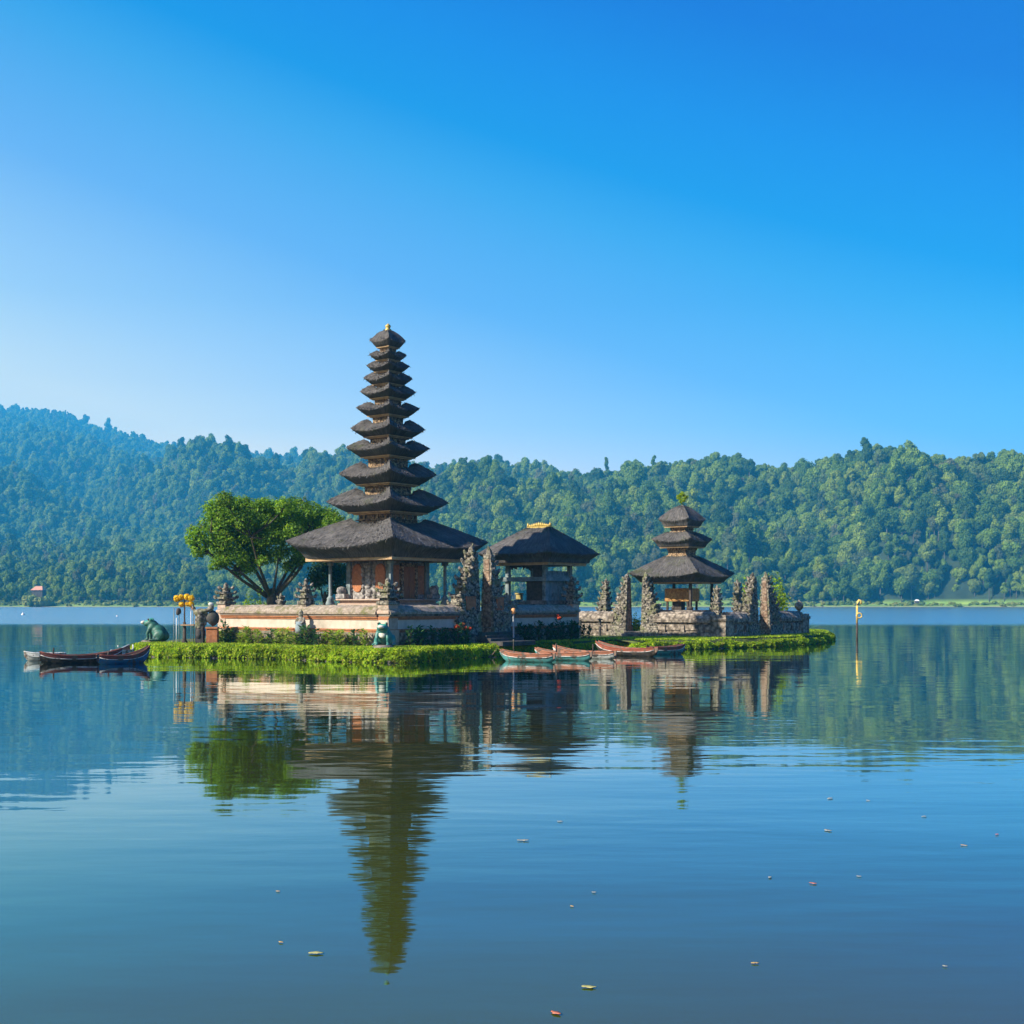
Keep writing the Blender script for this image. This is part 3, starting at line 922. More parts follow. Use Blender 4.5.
    for k in range(9):
        cr.blob((-.05 + .07 * math.sin(k * 2.1), -1.78, z0 + .3 + k * .22), (.26, .10, .18), 1, .7, 5, k)
    cr.build('relief_carving', M_greystone_l, root)
    for x in (-1.62, -.55, .45, 1.55):
        cr = MB()
        for k in range(6): cr.blob((x, -1.76, z0 + .15 + k * .34), (.16, .08, .2), 1, .7, 5, k + x)
        cr.build('relief_carving', M_greystone_l, root)
    dr = MB()
    dr.box(1.72, 1.82, -.55, -.02, z0 + .02, zt - .35); dr.box(1.72, 1.82, .02, .55, z0 + .02, zt - .35)
    d = dr.build('door', M_wood_brown, root)
    df = MB(); df.box(1.72, 1.88, -.78, -.56, z0, zt - .1, bev=.02); df.box(1.72, 1.88, .56, .78, z0, zt - .1, bev=.02); df.box(1.72, 1.90, -.78, .78, zt - .34, zt - .08, bev=.02)
    df.build('door_frame', M_neck, d)
    for y in (-1.2, 1.2):
        pn = MB(); pn.box(1.72, 1.78, y - .32, y + .32, z0 + .3, zt - .25, bev=.02); pn.build('brick_panel', M_brick, root)
    # wings of the base: carved corner blocks, pale
    cb = MB()
    for s in (-1, 1):
        for t_ in (-1, 1):
            cb.box(s * 2.0 - .38, s * 2.0 + .38, t_ * 2.0 - .38, t_ * 2.0 + .38, z0, z0 + .34, bev=.05)
            cb.blob((s * 2.12, t_ * 2.12, z0 + .5), (.32, .32, .42), 2, .6, 4, s + t_ * 2)
    cb.build('corner_block', M_white if False else M_greystone_l, root)
    # outer posts
    for s in (-1, 1):
        for t_ in (-1, 1):
            po = MB(); a = 2.62
            po.lathe([(.28, zb - .1), (.30, zb + .1), (.2, zb + .34), (.24, zb + .42), (.09, zb + .6)], s * a, t_ * a, 8)
            po.box(s * a - .075, s * a + .075, t_ * a - .075, t_ * a + .075, zb + .55, zt + .05)
            po.box(s * a - .15, s * a + .15, t_ * a - .15, t_ * a + .15, zt - .25, zt, bev=.03)
            po.build('post', M_wood_teal, root)
    br = MB()
    for s in (-1, 1):
        for k in (-.5, .5):
            br.box(s * 2.9 * (k * 2) - .09, s * 2.9 * (k * 2) + .09, -2.95, -2.8, zt - .45, zt - .02)
build_main_meru()

# ---- drum pavilion
def build_bale():
    D = 90.5
    Z = lambda y: px_z(y, D) - GZ
    root = empty('pavilion', at(539, D, GZ), TH, 'two-storey open pavilion with a hipped thatched roof and golden ridge crest', 'pavilion')
    mb = MB(); thatch(mb, 1.0, .12, 3.25, 3.15, Z(528), Z(555), Z(563.5), .02, .10, 1.05, 40, rag=.04, fin=.82)
    soft(mb.build('thatched_roof', M_thatch, root))
    cr = MB(); z = Z(528)
    cr.box(-1.03, 1.03, -.12, .12, z - .12, z + .10, bev=.03)
    for k in range(13):
        x = -.96 + k * .16; h = .16 + .2 * (1 - abs(k - 6) / 6) + (.15 if k in (0, 12) else 0)
        cr.tube([(x, 0, z + .08), (x + .02, 0, z + .08 + h * .6), (x - .03, 0, z + .08 + h)], [.10, .085, .02], 6)
    cr.build('ridge_crest', M_gold, root)
    fr = MB(); ring(fr, 2.45, 2.35, .28, Z(566), Z(562)); fr.build('eave_beam', M_wood_tan, root)
    zf = Z(605); zm0, zm1 = Z(581.5), Z(577.5); zt = Z(565)
    b = MB(); b.box(-2.0, 2.0, -1.9, 1.9, -.1, zf - .9, bev=.05); b.box(-1.85, 1.85, -1.75, 1.75, zf - .9, zf - .12, bev=.04); b.box(-2.0, 2.0, -1.9, 1.9, zf - .12, zf + .05, bev=.03)
    b.build('base', M_dark_stone, root)
    for s in (-1, 1):
        for t_ in (-1, 1):
            po = MB(); po.box(s * 1.6 - .14, s * 1.6 + .14, t_ * 1.5 - .14, t_ * 1.5 + .14, zf + .05, zt + .1); po.build('post', M_wood_teal, root)
    lg = MB(); ring(lg, 1.95, 1.85, .5, zm0, zm1); lg.build('ledge', M_wood_teal, root)
    fl = MB(); fl.box(-1.45, 1.45, -1.35, 1.35, zm0 + .06, zm1 - .06); fl.build('upper_floor', M_wood_dark, root)
    # panelled side facing the right
    pn = MB(); pn.box(1.53, 1.63, -1.36, 1.36, zf + .05, zm0 - .003); pn.box(1.53, 1.63, -1.36, 1.36, zm1 + .003, zt - .45)
    for k in range(4): pn.box(1.63, 1.66, -1.3 + k * .66, -1.3 + k * .66 + .5, zf + .2, zm0 - .12)
    pn.build('side_panel', M_wood_teal, root)
    dk = MB(); dk.box(-.15, 1.44, -1.30, -1.18, zf + .05, zm0 - .003); dk.box(.45, 1.44, -1.30, -1.18, zm1 + .003, zt + .1); dk.build('inner_partition', M_wood_dark, root)
    vl = MB(); rng = np.random.default_rng(8)
    for k in range(24):                          # ragged hanging fringe under the eave
        x = -1.45 + k * .125; h = rng.uniform(.08, .42) * (1.2 if k > 12 else .8)
        vl.box(x, x + .11, -1.50, -1.44, zt - .02 - h, zt + .05)
        vl.box(-1.6 + .02, -1.6 + .07, -1.4 + k * .115, -1.4 + k * .115 + .1, zt - h * .7, zt + .05)
    vl.build('hanging_fringe', M_wood_dark, root)
    dr = MB(); dr.lathe([(.2, zm1 + .05), (.26, zm1 + .2), (.26, zm1 + .9), (.2, zm1 + 1.0)], -.6, .5, 12); dr.build('slit_drum', M_wood_dark, root)
    rl = MB(); ring(rl, 1.95, 1.85, .12, zf + .05, zf + .32); rl.build('low_rail', M_stone_plain, root)
    sm = MB(); sm.box(-1.15, -.75, -1.2, -.9, zf + .05, zf + .75, bev=.04); sm.box(-1.2, -.7, -1.25, -.85, zf + .75, zf + .85); sm.build('offering_box', M('dull_yellow_cloth', (.30, .24, .08), (.45, .36, .14), 4), root)
build_bale()

# ---- three-tier shrine
def build_small_meru():
    D = 100.0; p = F / D
    Z = lambda y: px_z(y, D) - GZ
    root = empty('tiered_shrine', at(682, D, GZ), TH, 'small shrine with three thatched roofs and a plant growing on its peak', 'shrine')
    tiers = [(48, 506.5, 521.5, 526.5), (61.5, 533.2, 542, 547), (108, 557.2, 577, 582.5)]
    hf = [wd / p / 2.8 * 1.035 for wd, *_ in tiers]
    for i, (wd, yr, yt, yb) in enumerate(tiers):
        a = hf[i]; zr, zt, zb = Z(yr), Z(yt), Z(yb); big = i == 2
        ar = .14 if i == 0 else hf[i - 1] * .5 + .12
        mb = MB(); thatch(mb, ar, ar, a, a, zr, zt, zb, .03 if i != 1 else .12, .12 + .06 * a, [1.45, 1.3, 1.1][i], 60 + i * 4, fin=.78, rag=.03)
        soft(mb.build('thatched_roof', M_thatch_moss if big else M_thatch, root))
        fr = MB(); ab = a * .72; ring(fr, ab, ab, ab * .25, zb - .1, zb + .10); fr.build('eave_beam', M_wood_tan, root)
        if i < 2:
            zn = Z(tiers[i + 1][1]); nk = MB(); an = a * .44
            nk.box(-an, an, -an, an, zn - .4, zb - .1); nk.box(-an * 1.15, an * 1.15, -an * 1.15, an * 1.15, zn + .02, zn + .15, bev=.02); nk.box(-an * 1.1, an * 1.1, -an * 1.1, an * 1.1, zb - .28, zb - .11, bev=.02)
            nk.build('carved_neck', M_neck, root)
    zb = Z(610); zt = Z(583)
    b = MB(); b.box(-2.3, 2.3, -2.3, 2.3, -.1, zb - .5, bev=.05); b.box(-2.05, 2.05, -2.05, 2.05, zb - .5, zb, bev=.05); b.build('base', M_stone_plain, root)
    for s in (-1, 1):
        for t_ in (-1, 1):
            po = MB(); po.box(s * 1.7 - .09, s * 1.7 + .09, t_ * 1.7 - .09, t_ * 1.7 + .09, zb, zt + .05); po.lathe([(.2, zb), (.2, zb + .2), (.12, zb + .3)], s * 1.7, t_ * 1.7, 8); po.build('post', M_wood_dark, root)
    bx = MB(); z0, z1 = Z(601.5), Z(588.5)
    bx.box(-1.05, 1.05, -.85, .85, z0, z1, bev=.03)
    for k in range(4):
        bx.box(-1.0 + k * .52, -.58 + k * .52, -.90, -.853, z0 + .12, z1 - .1, bev=.01); bx.box(1.053, 1.10, -.8 + k * .42, -.46 + k * .42, z0 + .12, z1 - .1, bev=.01)
    bx.build('shrine_box', M('gilded_shrine_wood', (.30, .13, .04), (.62, .36, .11), 6, .6, .4, 16), root)
    lg = MB()
    for s in (-1, 1):
        for t_ in (-1, 1): lg.box(s * .9 - .07, s * .9 + .07, t_ * .7 - .07, t_ * .7 + .07, zb, z0)
    lg.box(-.5, .1, -.3, .3, zb, zb + .7); lg.build('shrine_stand', M_wood_dark, root)
    # plant on the peak
    rng = np.random.default_rng(3); pl = MB(); z = Z(506.5)
    C = []; N = []
    for c, r in (((0, 0, z + .45), .28), ((-.28, 0, z + .75), .24), ((.26, .1, z + .72), .24), ((0, 0, z + .98), .22)):
        d = rng.normal(size=(120, 3)); d /= np.linalg.norm(d, axis=1, keepdims=True); C.append(np.array(c) + d * r * rng.uniform(.3, 1, (120, 1))); N.append(d + rng.normal(size=(120, 3)) * .6)
    pl.cards(np.concatenate(C), np.concatenate(N), .15, .6, rng); pl.tube([(0, 0, z - .1), (0, 0, z + .9)], [.05, .02], 6)
    pl.build('peak_plant', M_grass, root)
build_small_meru()
# ================================================================== WALLS, GATES, STATUES
def carved_lump(mb, x, y, z, r, seed, mi=0, amp=.75, flat=1.0):
    mb.blob((x, y, z), (r, r, r * flat), 1, amp, 2.6 / max(r, .05) * .8, seed, mi, False)

def horn(mb, x, y, z, dx, dy, h, r, mi=0):
    """small upswept corner ornament"""
    mb.tube([(x, y, z), (x + dx * .5, y + dy * .5, z + h * .35), (x + dx, y + dy, z + h * .7), (x + dx * .9, y + dy * .9, z + h * .9)], [r * 1.2, r * 1.15, r * .85, r * .3], 6, mi, False)

def crown_pinnacle(mb, x, y, z, w_, h, seed, mi=0):
    """carved pillar head: stacked slabs, corner horns and a pointed tip"""
    rng = np.random.default_rng(seed)
    lv = [(1.0, .0, .14), (.72, .14, .26), (1.12, .26, .36), (.66, .36, .5), (.92, .5, .58), (.44, .58, .72), (.58, .72, .78), (.26, .78, .92)]
    for k, a, b in lv: mb.box(x - w_ / 2 * k, x + w_ / 2 * k, y - w_ / 2 * k, y + w_ / 2 * k, z + a * h, z + b * h - .004, mi, bev=.02)
    mb.lathe([(.12 * w_, z + .9 * h), (.17 * w_, z + .94 * h), (.05 * w_, z + h * 1.04)], x, y, 8, mi)
    for q, zz in ((1.12, .30), (.92, .53), (.62, .74)):
        for sx in (-1, 1):
            for sy in (-1, 1): horn(mb, x + sx * w_ / 2 * q * .9, y + sy * w_ / 2 * q * .9, z + zz * h, sx * .10 * w_, sy * .10 * w_, .15 * h, .10 * w_ + .02, mi)
    for k in range(12): carved_lump(mb, x + rng.uniform(-.5, .5) * w_, y + rng.uniform(-.5, .5) * w_, z + rng.uniform(.1, .6) * h, .13 * w_ + .02, seed + k, mi)

# ---- first court wall: stone plinth, cream panels, brick bands, grassy coping
def coping(mb, axis, a0, a1, c, z0, z1, hw, seed=0):
    """ridged wall cap along an axis, uneven like old turf and stone"""
    prof = [(-hw, z0), (-hw * .98, z0 + (z1 - z0) * .25), (-hw * .55, z0 + (z1 - z0) * .75), (0, z1), (hw * .55, z0 + (z1 - z0) * .75), (hw * .98, z0 + (z1 - z0) * .25), (hw, z0)]
    n = max(2, int(abs(a1 - a0) / .22)); V = []; Fc = []; m = len(prof)
    for i in range(n + 1):
        t_ = a0 + (a1 - a0) * i / n
        for k, (o, z) in enumerate(prof):
            j = .05 * mnoise.noise(Vector((t_ * 2.3, o * 3 + seed, z * 2))) + .035 * mnoise.noise(Vector((t_ * 7, o * 9 + seed, z * 6)))
            o2 = o + (j if 0 < k < m - 1 else 0)
            V.append((t_, c + o2, z + (j if 0 < k < m - 1 else 0)) if axis == 'x' else (c + o2, t_, z + (j if 0 < k < m - 1 else 0)))
    for i in range(n):
        for k in range(m - 1):
            a = i * m + k; Fc.append((a, a + 1, a + m + 1, a + m) if axis == 'y' else (a + m, a + m + 1, a + 1, a))
        Fc.append((i * m, (i + 1) * m, (i + 1) * m + m - 1, i * m + m - 1))
    Fc.append(tuple(range(m))); Fc.append(tuple(range(n * m + m - 1, n * m - 1, -1)))
    mb.add(V, Fc, 0, False)

def slab(mb, axis, a0, a1, c, hw, z0, z1, bev=0.0):
    if axis == 'x': mb.box(min(a0, a1), max(a0, a1), c - hw, c + hw, z0, z1, bev=bev)
    else: mb.box(c - hw, c + hw, min(a0, a1), max(a0, a1), z0, z1, bev=bev)

def court_wall(name, label, origin, axis, a0, a1, pillars, shade=False):
    root = empty(name, origin + Vector((0, 0, GZ)), TH, label, 'wall')
    b = MB(); slab(b, axis, a0, a1, 0, .42, -.1, .82); slab(b, axis, a0, a1, 0, .50, -.1, .28); b.build('stone_plinth', M_stone2, root)
    b = MB(); slab(b, axis, a0, a1, 0, .40, .823, .92, .01); slab(b, axis, a0, a1, 0, .45, .923, 1.02, .01); b.build('lower_band', M_brick, root)
    b = MB(); slab(b, axis, a0, a1, 0, .34, 1.023, 1.56); b.build('plaster_panel', M_cream, root)
    b = MB(); slab(b, axis, a0, a1, 0, .40, 1.563, 1.66, .01); slab(b, axis, a0, a1, 0, .46, 1.663, 1.76, .01); b.build('upper_band', M_brick, root)
    b = MB(); slab(b, axis, a0, a1, 0, .52, 1.763, 1.88, .02); b.build('cornice', M_pinkstone if not shade else M_stone_plain, root)  # walls turned from the sun get darker cornice stone, shade put into its colour
    b = MB(); coping(b, axis, a0, a1, 0, 1.883, 2.42, .62, a0); b.build('coping', M_coping, root)
    for k, (t_, sz, h) in enumerate(pillars):
        x, y = (t_, 0) if axis == 'x' else (0, t_)
        b = MB(); b.box(x - sz, x + sz, y - sz, y + sz, -.1, 1.0, bev=.03); b.box(x - sz * .88, x + sz * .88, y - sz * .88, y + sz * .88, 1.0, 1.9, bev=.03); b.box(x - sz * 1.08, x + sz * 1.08, y - sz * 1.08, y + sz * 1.08, 1.9, 2.1, bev=.03); b.box(x - sz * .9, x + sz * .9, y - sz * .9, y + sz * .9, 2.1, 2.44, bev=.03)
        pl = b.build('pillar', M_pinkstone if sz > .36 else M_stone2, root)
        b = MB(); crown_pinnacle(b, x, y, 2.44, sz * 2.1, h, 10 + k); b.build('carved_crown', M_stone, pl)
    return root
EX = Vector((E1.x, E1.y, 0)); EY = Vector((E2.x, E2.y, 0))
tL = cross(C1, -EX, 226); t305 = cross(C1, -EX, 306)
court_wall('court_wall', 'long sunlit cream-panelled wall with brick bands and two crowned pillars', C1, 'x', -tL, -.45, [(-tL, .42, 1.35), (-t305, .36, 1.55)])
tg0 = cross(C1, EY, 450); tg1 = cross(C1, EY, 474.5); tg2 = cross(C1, EY, 487); tg3 = cross(C1, EY, 504); tb = cross(C1, EY, 572)
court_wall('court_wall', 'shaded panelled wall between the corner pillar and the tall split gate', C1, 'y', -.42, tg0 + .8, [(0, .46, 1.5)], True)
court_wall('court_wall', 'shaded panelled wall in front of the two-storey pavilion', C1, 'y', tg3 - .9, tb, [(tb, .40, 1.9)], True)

# ---- second court: low brown stone wall
def stone_wall(label, axis, a0, a1, ends):
    root = empty('stone_wall', C2 + Vector((0, 0, GZ - .1)), TH, label, 'wall')
    b = MB(); slab(b, axis, a0, a1, 0, .55, -.1, .42, .03); b.build('plinth', M_stone2, root)
    b = MB(); slab(b, axis, a0, a1, 0, .38, .423, .58); slab(b, axis, a0, a1, 0, .46, .583, 1.02, .03); b.build('stone_course', M_stone2, root)
    b = MB(); slab(b, axis, a0, a1, 0, .34, 1.023, 1.16); slab(b, axis, a0, a1, 0, .58, 1.163, 1.30, .03); b.build('ledge', M_stone2, root)
    b = MB(); coping(b, axis, a0, a1, 0, 1.303, 1.98, .60, a1); b.build('coping', M_stone2, root)
    b = MB(); n = int(abs(a1 - a0) / 1.5); s = .48
    for k in range(n):
        t_ = a0 + (a1 - a0) * (k + .5) / n
        if axis == 'x': b.box(t_ - .16, t_ + .16, -.56, -.465, .44, 1.0, bev=.03)
        else: b.box(.465, .56, t_ - .16, t_ + .16, .44, 1.0, bev=.03)
    for t_ in ends:
        x, y = (t_, 0) if axis == 'x' else (0, t_)
        b2 = MB(); b2.box(x - .62, x + .62, y - .62, y + .62, -.1, 1.75, bev=.05); b2.box(x - .7, x + .7, y - .7, y + .7, 1.3, 1.55, bev=.04); b2.build('end_pier', M_stone2, root)
    if n: b.build('pilaster_row', M_stone2, root)
    return root
s_l = cross(C2, -EX, 566); g0 = cross(C2, -EX, 614); g1 = cross(C2, -EX, 629); g2 = cross(C2, -EX, 644); g3 = cross(C2, -EX, 661)
h0 = cross(C2, EY, 743); h1 = cross(C2, EY, 753.5); h2 = cross(C2, EY, 764.5); h3 = cross(C2, EY, 776); s_r = cross(C2, EY, 799)
stone_wall('low brown stone wall between the pavilion and the second split gate', 'x', -s_l, -g0 + .3, [])
stone_wall('sunlit low brown stone wall in front of the three-roofed shrine', 'x', -g3 - .3, -.6, [0])
stone_wall('shaded dark stone wall right of the three-roofed shrine', 'y', .65, h0 + .3, [])
stone_wall('shaded dark stone wall at the right end of the temple, with a round statue', 'y', h3 - .3, s_r, [s_r])

# ---- split gates: stepped carved halves, plain inner face
def gate_half(label, origin, axis, inner, outer, depth, H, seed, group=None, plinthmat=None, brick=True, lean=1.0):
    """half a split gate along an axis: vertical on the inner side, stepped on the outer side"""
    rng = np.random.default_rng(seed)
    root = empty('split_gate_half', origin, TH, label, 'gate', group)
    Wd = abs(outer - inner); sg = 1 if outer > inner else -1
    def bx(mb, u0, u1, d, z0, z1, bev=.02, off=0):
        a0, a1 = inner + sg * u0 * Wd, inner + sg * u1 * Wd
        lo, hi = min(a0, a1), max(a0, a1)
        if axis == 'x': mb.box(lo, hi, -d + off, d + off, z0, z1, bev=bev)
        else: mb.box(-d + off, d + off, lo, hi, z0, z1, bev=bev)
    def pt(u, v):
        a = inner + sg * u * Wd
        return (a, v) if axis == 'x' else (v, a)
    base = MB(); bx(base, -.03, 1.04, depth * 1.15, -.1, H * .10, .04); bx(base, -.01, 1.0, depth * 1.05, H * .10, H * .17, .03); base.build('plinth', M_stone, root)
    sh = MB(); lv = 9; knobs = sh
    prof = [1.0, .95, .84, .80, .62, .56, .40, .32, .22, .15]
    z = H * .17; dz = (H * .80) / lv
    for k in range(lv):
        u = prof[k]; d = depth * (1 - .055 * k)
        bx(sh, 0, u * .93, d * .92, z - .01, z + dz * .68, .02)
        bx(sh, 0.004, u, d, z + dz * .68 - .003, z + dz * .86, .025)
        bx(sh, 0.002, u * .97, d * .96, z + dz * .86, z + dz + .0, .02)
        # carving: lumps on the faces, horns at the stepped outer corner
        for s in (-1, 1):
            nn = 2 + int(u * Wd * 2.0)
            for j in range(nn):
                uu = rng.uniform(.08, u * .92); x, y = pt(uu, s * d * .93)
                carved_lump(knobs, x, y, z + rng.uniform(.05, .75) * dz, rng.uniform(.07, .16), seed * 7 + k * 13 + j)
            x, y = pt(u * .97, s * d * .8); hx, hy = pt(u * .97 + .16 / Wd * lean, s * (d * .8 + .10))
            horn(knobs, x, y, z + dz * .75, (hx - x) * .7, (hy - y) * .7, dz * .6, .10)
        x, y = pt(u * .9, 0)
        for j in range(3):
            x, y = pt(u * .92, rng.uniform(-.7, .7) * d); carved_lump(knobs, x, y, z + rng.uniform(0, .8) * dz, rng.uniform(.12, .22), seed + 90 + k * 4 + j)
        z += dz
    x, y = pt(.06, 0); x2, y2 = pt(.13, 0)
    sh.tube([(x2, y2, z - .1), (x2, y2, z + H * .04), (x, y, z + H * .09)], [.22, .17, .04], 6, 0, False)
    sh.build('carved_shaft', M_stone, root)
    if brick:
        for s in (-1, 1):
            bk = MB(); bx(bk, .22, .60, .05, H * .36, H * .50, .01, s * depth * .86); bk.build('brick_inlay', M_brick, root)
    # plain inner face
    inn = MB(); n = 7
    a = inner - sg * .03
    for k in range(n):
        zz0 = H * .05 + k * H * .125; zz1 = zz0 + H * .115; d = depth * (.62 - .05 * k)
        if axis == 'x': inn.box(min(a, inner + sg * .02), max(a, inner + sg * .02), -d, d, zz0, zz1, bev=.008)
        else: inn.box(-d, d, min(a, inner + sg * .02), max(a, inner + sg * .02), zz0, zz1, bev=.008)
    inn.build('inner_face', M_brick if False else M_inner, root)
    return root
M_inner = carved_material('worn_inner_stone', (.14, .085, .055), (.48, .36, .26), 5.0)
gz = Vector((0, 0, GZ))
gate_half('tall carved stone gate half, stepped down to the left, next to the big tower', C1 + gz, 'y', tg1, tg0, .58, 5.9, 3)
gate_half('tall carved stone gate half with a sunlit inner face, left of the pavilion', C1 + gz, 'y', tg2, tg3, .58, 5.8, 4)
gate_half('carved mossy gate half with a dark flat inner side, left of the three-roofed shrine', C2 + gz, 'x', -g1, -g0, .50, 4.6, 5, brick=False)
gate_half('carved grey gate half standing at the eave of the three-roofed shrine', C2 + gz, 'x', -g2, -g3, .50, 4.6, 6, brick=False)
gate_half('dark carved gate half at the right end, stepped down to the left', C2 + gz, 'y', h1, h0, .50, 4.6, 7, brick=False)
gate_half('carved gate half with a bright pinkish inner face at the right end', C2 + gz, 'y', h2, h3, .50, 4.65, 8, brick=False)

# steps in front of the first gate
st = MB(); c = (tg1 + tg2) / 2
for k in range(4): st.box(.95 + k * .34, 2.9 - k * 0 if k == 3 else .95 + (k + 1) * .34, c - 1.5, c + 1.9, -.1, .72 - k * .18, bev=.02)
s_ = st.build('entrance_steps', M_dark_stone, None, C1 + gz, TH); tag(s_, 'dark stone steps leading up to the tall split gate', 'steps')
st = MB(); c = -(g1 + g2) / 2
for k in range(2): st.box(c - .75, c + .75, -1.0 + k * .4, .5 if k == 1 else -.6, -.1, .17 + k * .17, bev=.02)
s_ = st.build('entrance_steps', M_stone_plain, None, C2 + gz, TH); tag(s_, 'low stone steps between the halves of the second split gate', 'steps')

# ---- free-standing carved pinnacles behind the low walls
def pinnacle(label, px, D, ytop, wpx, seed, flip=1):
    rng = np.random.default_rng(seed)
    H = px_z(ytop, D) - GZ; W = wpx * D / F * .78
    root = empty('carved_pinnacle', at(px, D, GZ), TH, label, 'pinnacle')
    b = MB(); b.box(-W * .55, W * .55, -W * .55, W * .55, -.1, H * .28, bev=.04); b.build('pedestal', M_stone, root)
    b = MB(); z = H * .28; lv = 7; dz = H * .66 / lv
    for k in range(lv):
        u = (1 - k / lv) ** .8 * .5 * W + .05; x = W * .18 * flip * k / lv
        b.box(x - u * .88, x + u * .88, -u * .85, u * .85, z - .01, z + dz * .66, bev=.02); b.box(x - u, x + u, -u * .95, u * .95, z + dz * .66 - .003, z + dz, bev=.02)
        for j in range(9):
            a = rng.uniform(0, 6.28); carved_lump(b, x + math.cos(a) * u * .92, math.sin(a) * u * .92, z + rng.uniform(0, 1) * dz, rng.uniform(.09, .17), seed * 5 + k * 9 + j)
        for sx in (-1, 1):
            for sy in (-1, 1): horn(b, x + sx * u * .85, y_ := sy * u * .85, z + dz * .7, sx * .07, sy * .07, dz * .6, .08)
        z += dz
    b.tube([(W * .18 * flip, 0, z - .1), (W * .18 * flip, 0, z + H * .04), (W * .24 * flip, 0, z + H * .08)], [.13, .10, .03], 6, 0, False)
    b.build('carved_shaft', M_stone, root)
    return root
pinnacle('mossy carved stone pinnacle behind the low wall right of the pavilion', 604, 104, 579, 16, 31)
pinnacle('broad carved stone pinnacle under the right eave of the three-roofed shrine', 717, 96.5, 586, 13, 32, 0)
pinnacle('slender carved stone pinnacle between the shrine and the last split gate', 739, 105, 580, 13, 33, -1)
pinnacle('small dark pyramid-topped stone post behind the cream wall, by the big tree trunk', 281, 84, 594, 13, 34, 0)

# ---- statues
M_frog = M('green_painted_stone', (.015, .075, .055), (.04, .17, .12), 3, .5, .3, 14, (.02, .04, .035), 1.5, spec=.5)
M_frog_top = M('bright_green_paint', (.03, .26, .17), (.07, .40, .27), 5, .5, .2, 14, spec=.5)
M_frog_front = M('teal_frog_paint', (.02, .13, .11), (.05, .25, .21), 3, .45, .3, 14, (.22, .25, .20), 2.2, .55, .7, spec=.5)
M_frog_pale = M('pale_belly_paint', (.50, .48, .40), (.72, .70, .62), 4, .6, .2, 14)

def frog(label, loc, rz, s, body_m, top_m, leg_m, ped_m):
    root = empty('frog_statue', loc, rz, label, 'statue')
    # built facing +x, sitting upright, 1.6 units tall
    p = MB(); p.lathe([(.70, -.1), (.72, .06), (.62, .12), (.60, .20)], .15, 0, 14, sx=1.25 * s, sy=s); p.build('pedestal', ped_m, root)
    b = MB()
    Y = Matrix.Rotation(R(-38), 3, 'Y')
    b.blob((-.18, 0, .72), (.62, .50, .46), 3, rot=Y); b.blob((-.42, 0, .48), (.42, .50, .36), 3)
    b.blob((.16, 0, 1.06), (.40, .42, .36), 3, rot=Y); b.blob((.38, 0, 1.28), (.42, .36, .22), 3, rot=Matrix.Rotation(R(8), 3, 'Y'))
    for sd in (-1, 1):
        b.blob((-.30, sd * .46, .50), (.40, .20, .34), 3, rot=Matrix.Rotation(R(30), 3, 'Y'))   # folded thigh
        b.tube([(-.05, sd * .52, .44), (-.35, sd * .58, .22), (.02, sd * .62, .24)], [.15, .13, .10], 10)
        b.blob((.10, sd * .62, .24), (.26, .12, .07), 2)
        b.tube([(.28, sd * .30, .98), (.46, sd * .34, .62), (.42, sd * .34, .30)], [.16, .11, .09], 10)
        b.blob((.50, sd * .36, .25), (.18, .13, .07), 2)
        b.blob((.30, sd * .22, 1.46), (.13, .11, .13), 2)
    b.v = [v * s for v in b.v]
    fused(b, 'body', body_m, .045 * s, root)
    t = MB(); t.blob((.40 * s, 0, 1.38 * s), (.36 * s, .30 * s, .12 * s), 3, rot=Matrix.Rotation(R(6), 3, 'Y')); 
    for sd in (-1, 1): t.blob((.30 * s, sd * .22 * s, 1.50 * s), (.12 * s, .10 * s, .12 * s), 2)
    fused(t, 'head_top', top_m, .03 * s, root)
    e = None
    for sd in (-1, 1):
        e = MB(); e.blob((.40 * s, sd * .26 * s, 1.52 * s), .07 * s, 2); e.build('eye', M_wood_dark, root)
    m = MB(); m.blob((.80 * s, 0, 1.33 * s), (.16 * s, .22 * s, .12 * s), 2, .2, 4, 1); m.build('snout', M_frog_pale, root)
    bl = MB(); bl.blob((.37 * s, 0, .92 * s), (.14 * s, .26 * s, .32 * s), 2, rot=Matrix.Rotation(R(-30), 3, 'Y')); bl.build('throat', leg_m, root)
    return root
frog('dark green frog statue with pale snout sitting at the left end of the grass bank', at(156, 83.0, .62), R(180), 1.02, M_frog, M_frog_top, M('brown_frog_throat', (.22, .12, .07), (.36, .22, .13), 5), M_stone_plain)
frog('teal frog statue on a stone pedestal below the corner of the cream wall', at(384, 71.6, .70), R(-98), .92, M_frog_front, M_frog_top, M_frog_pale, M_stone_plain)

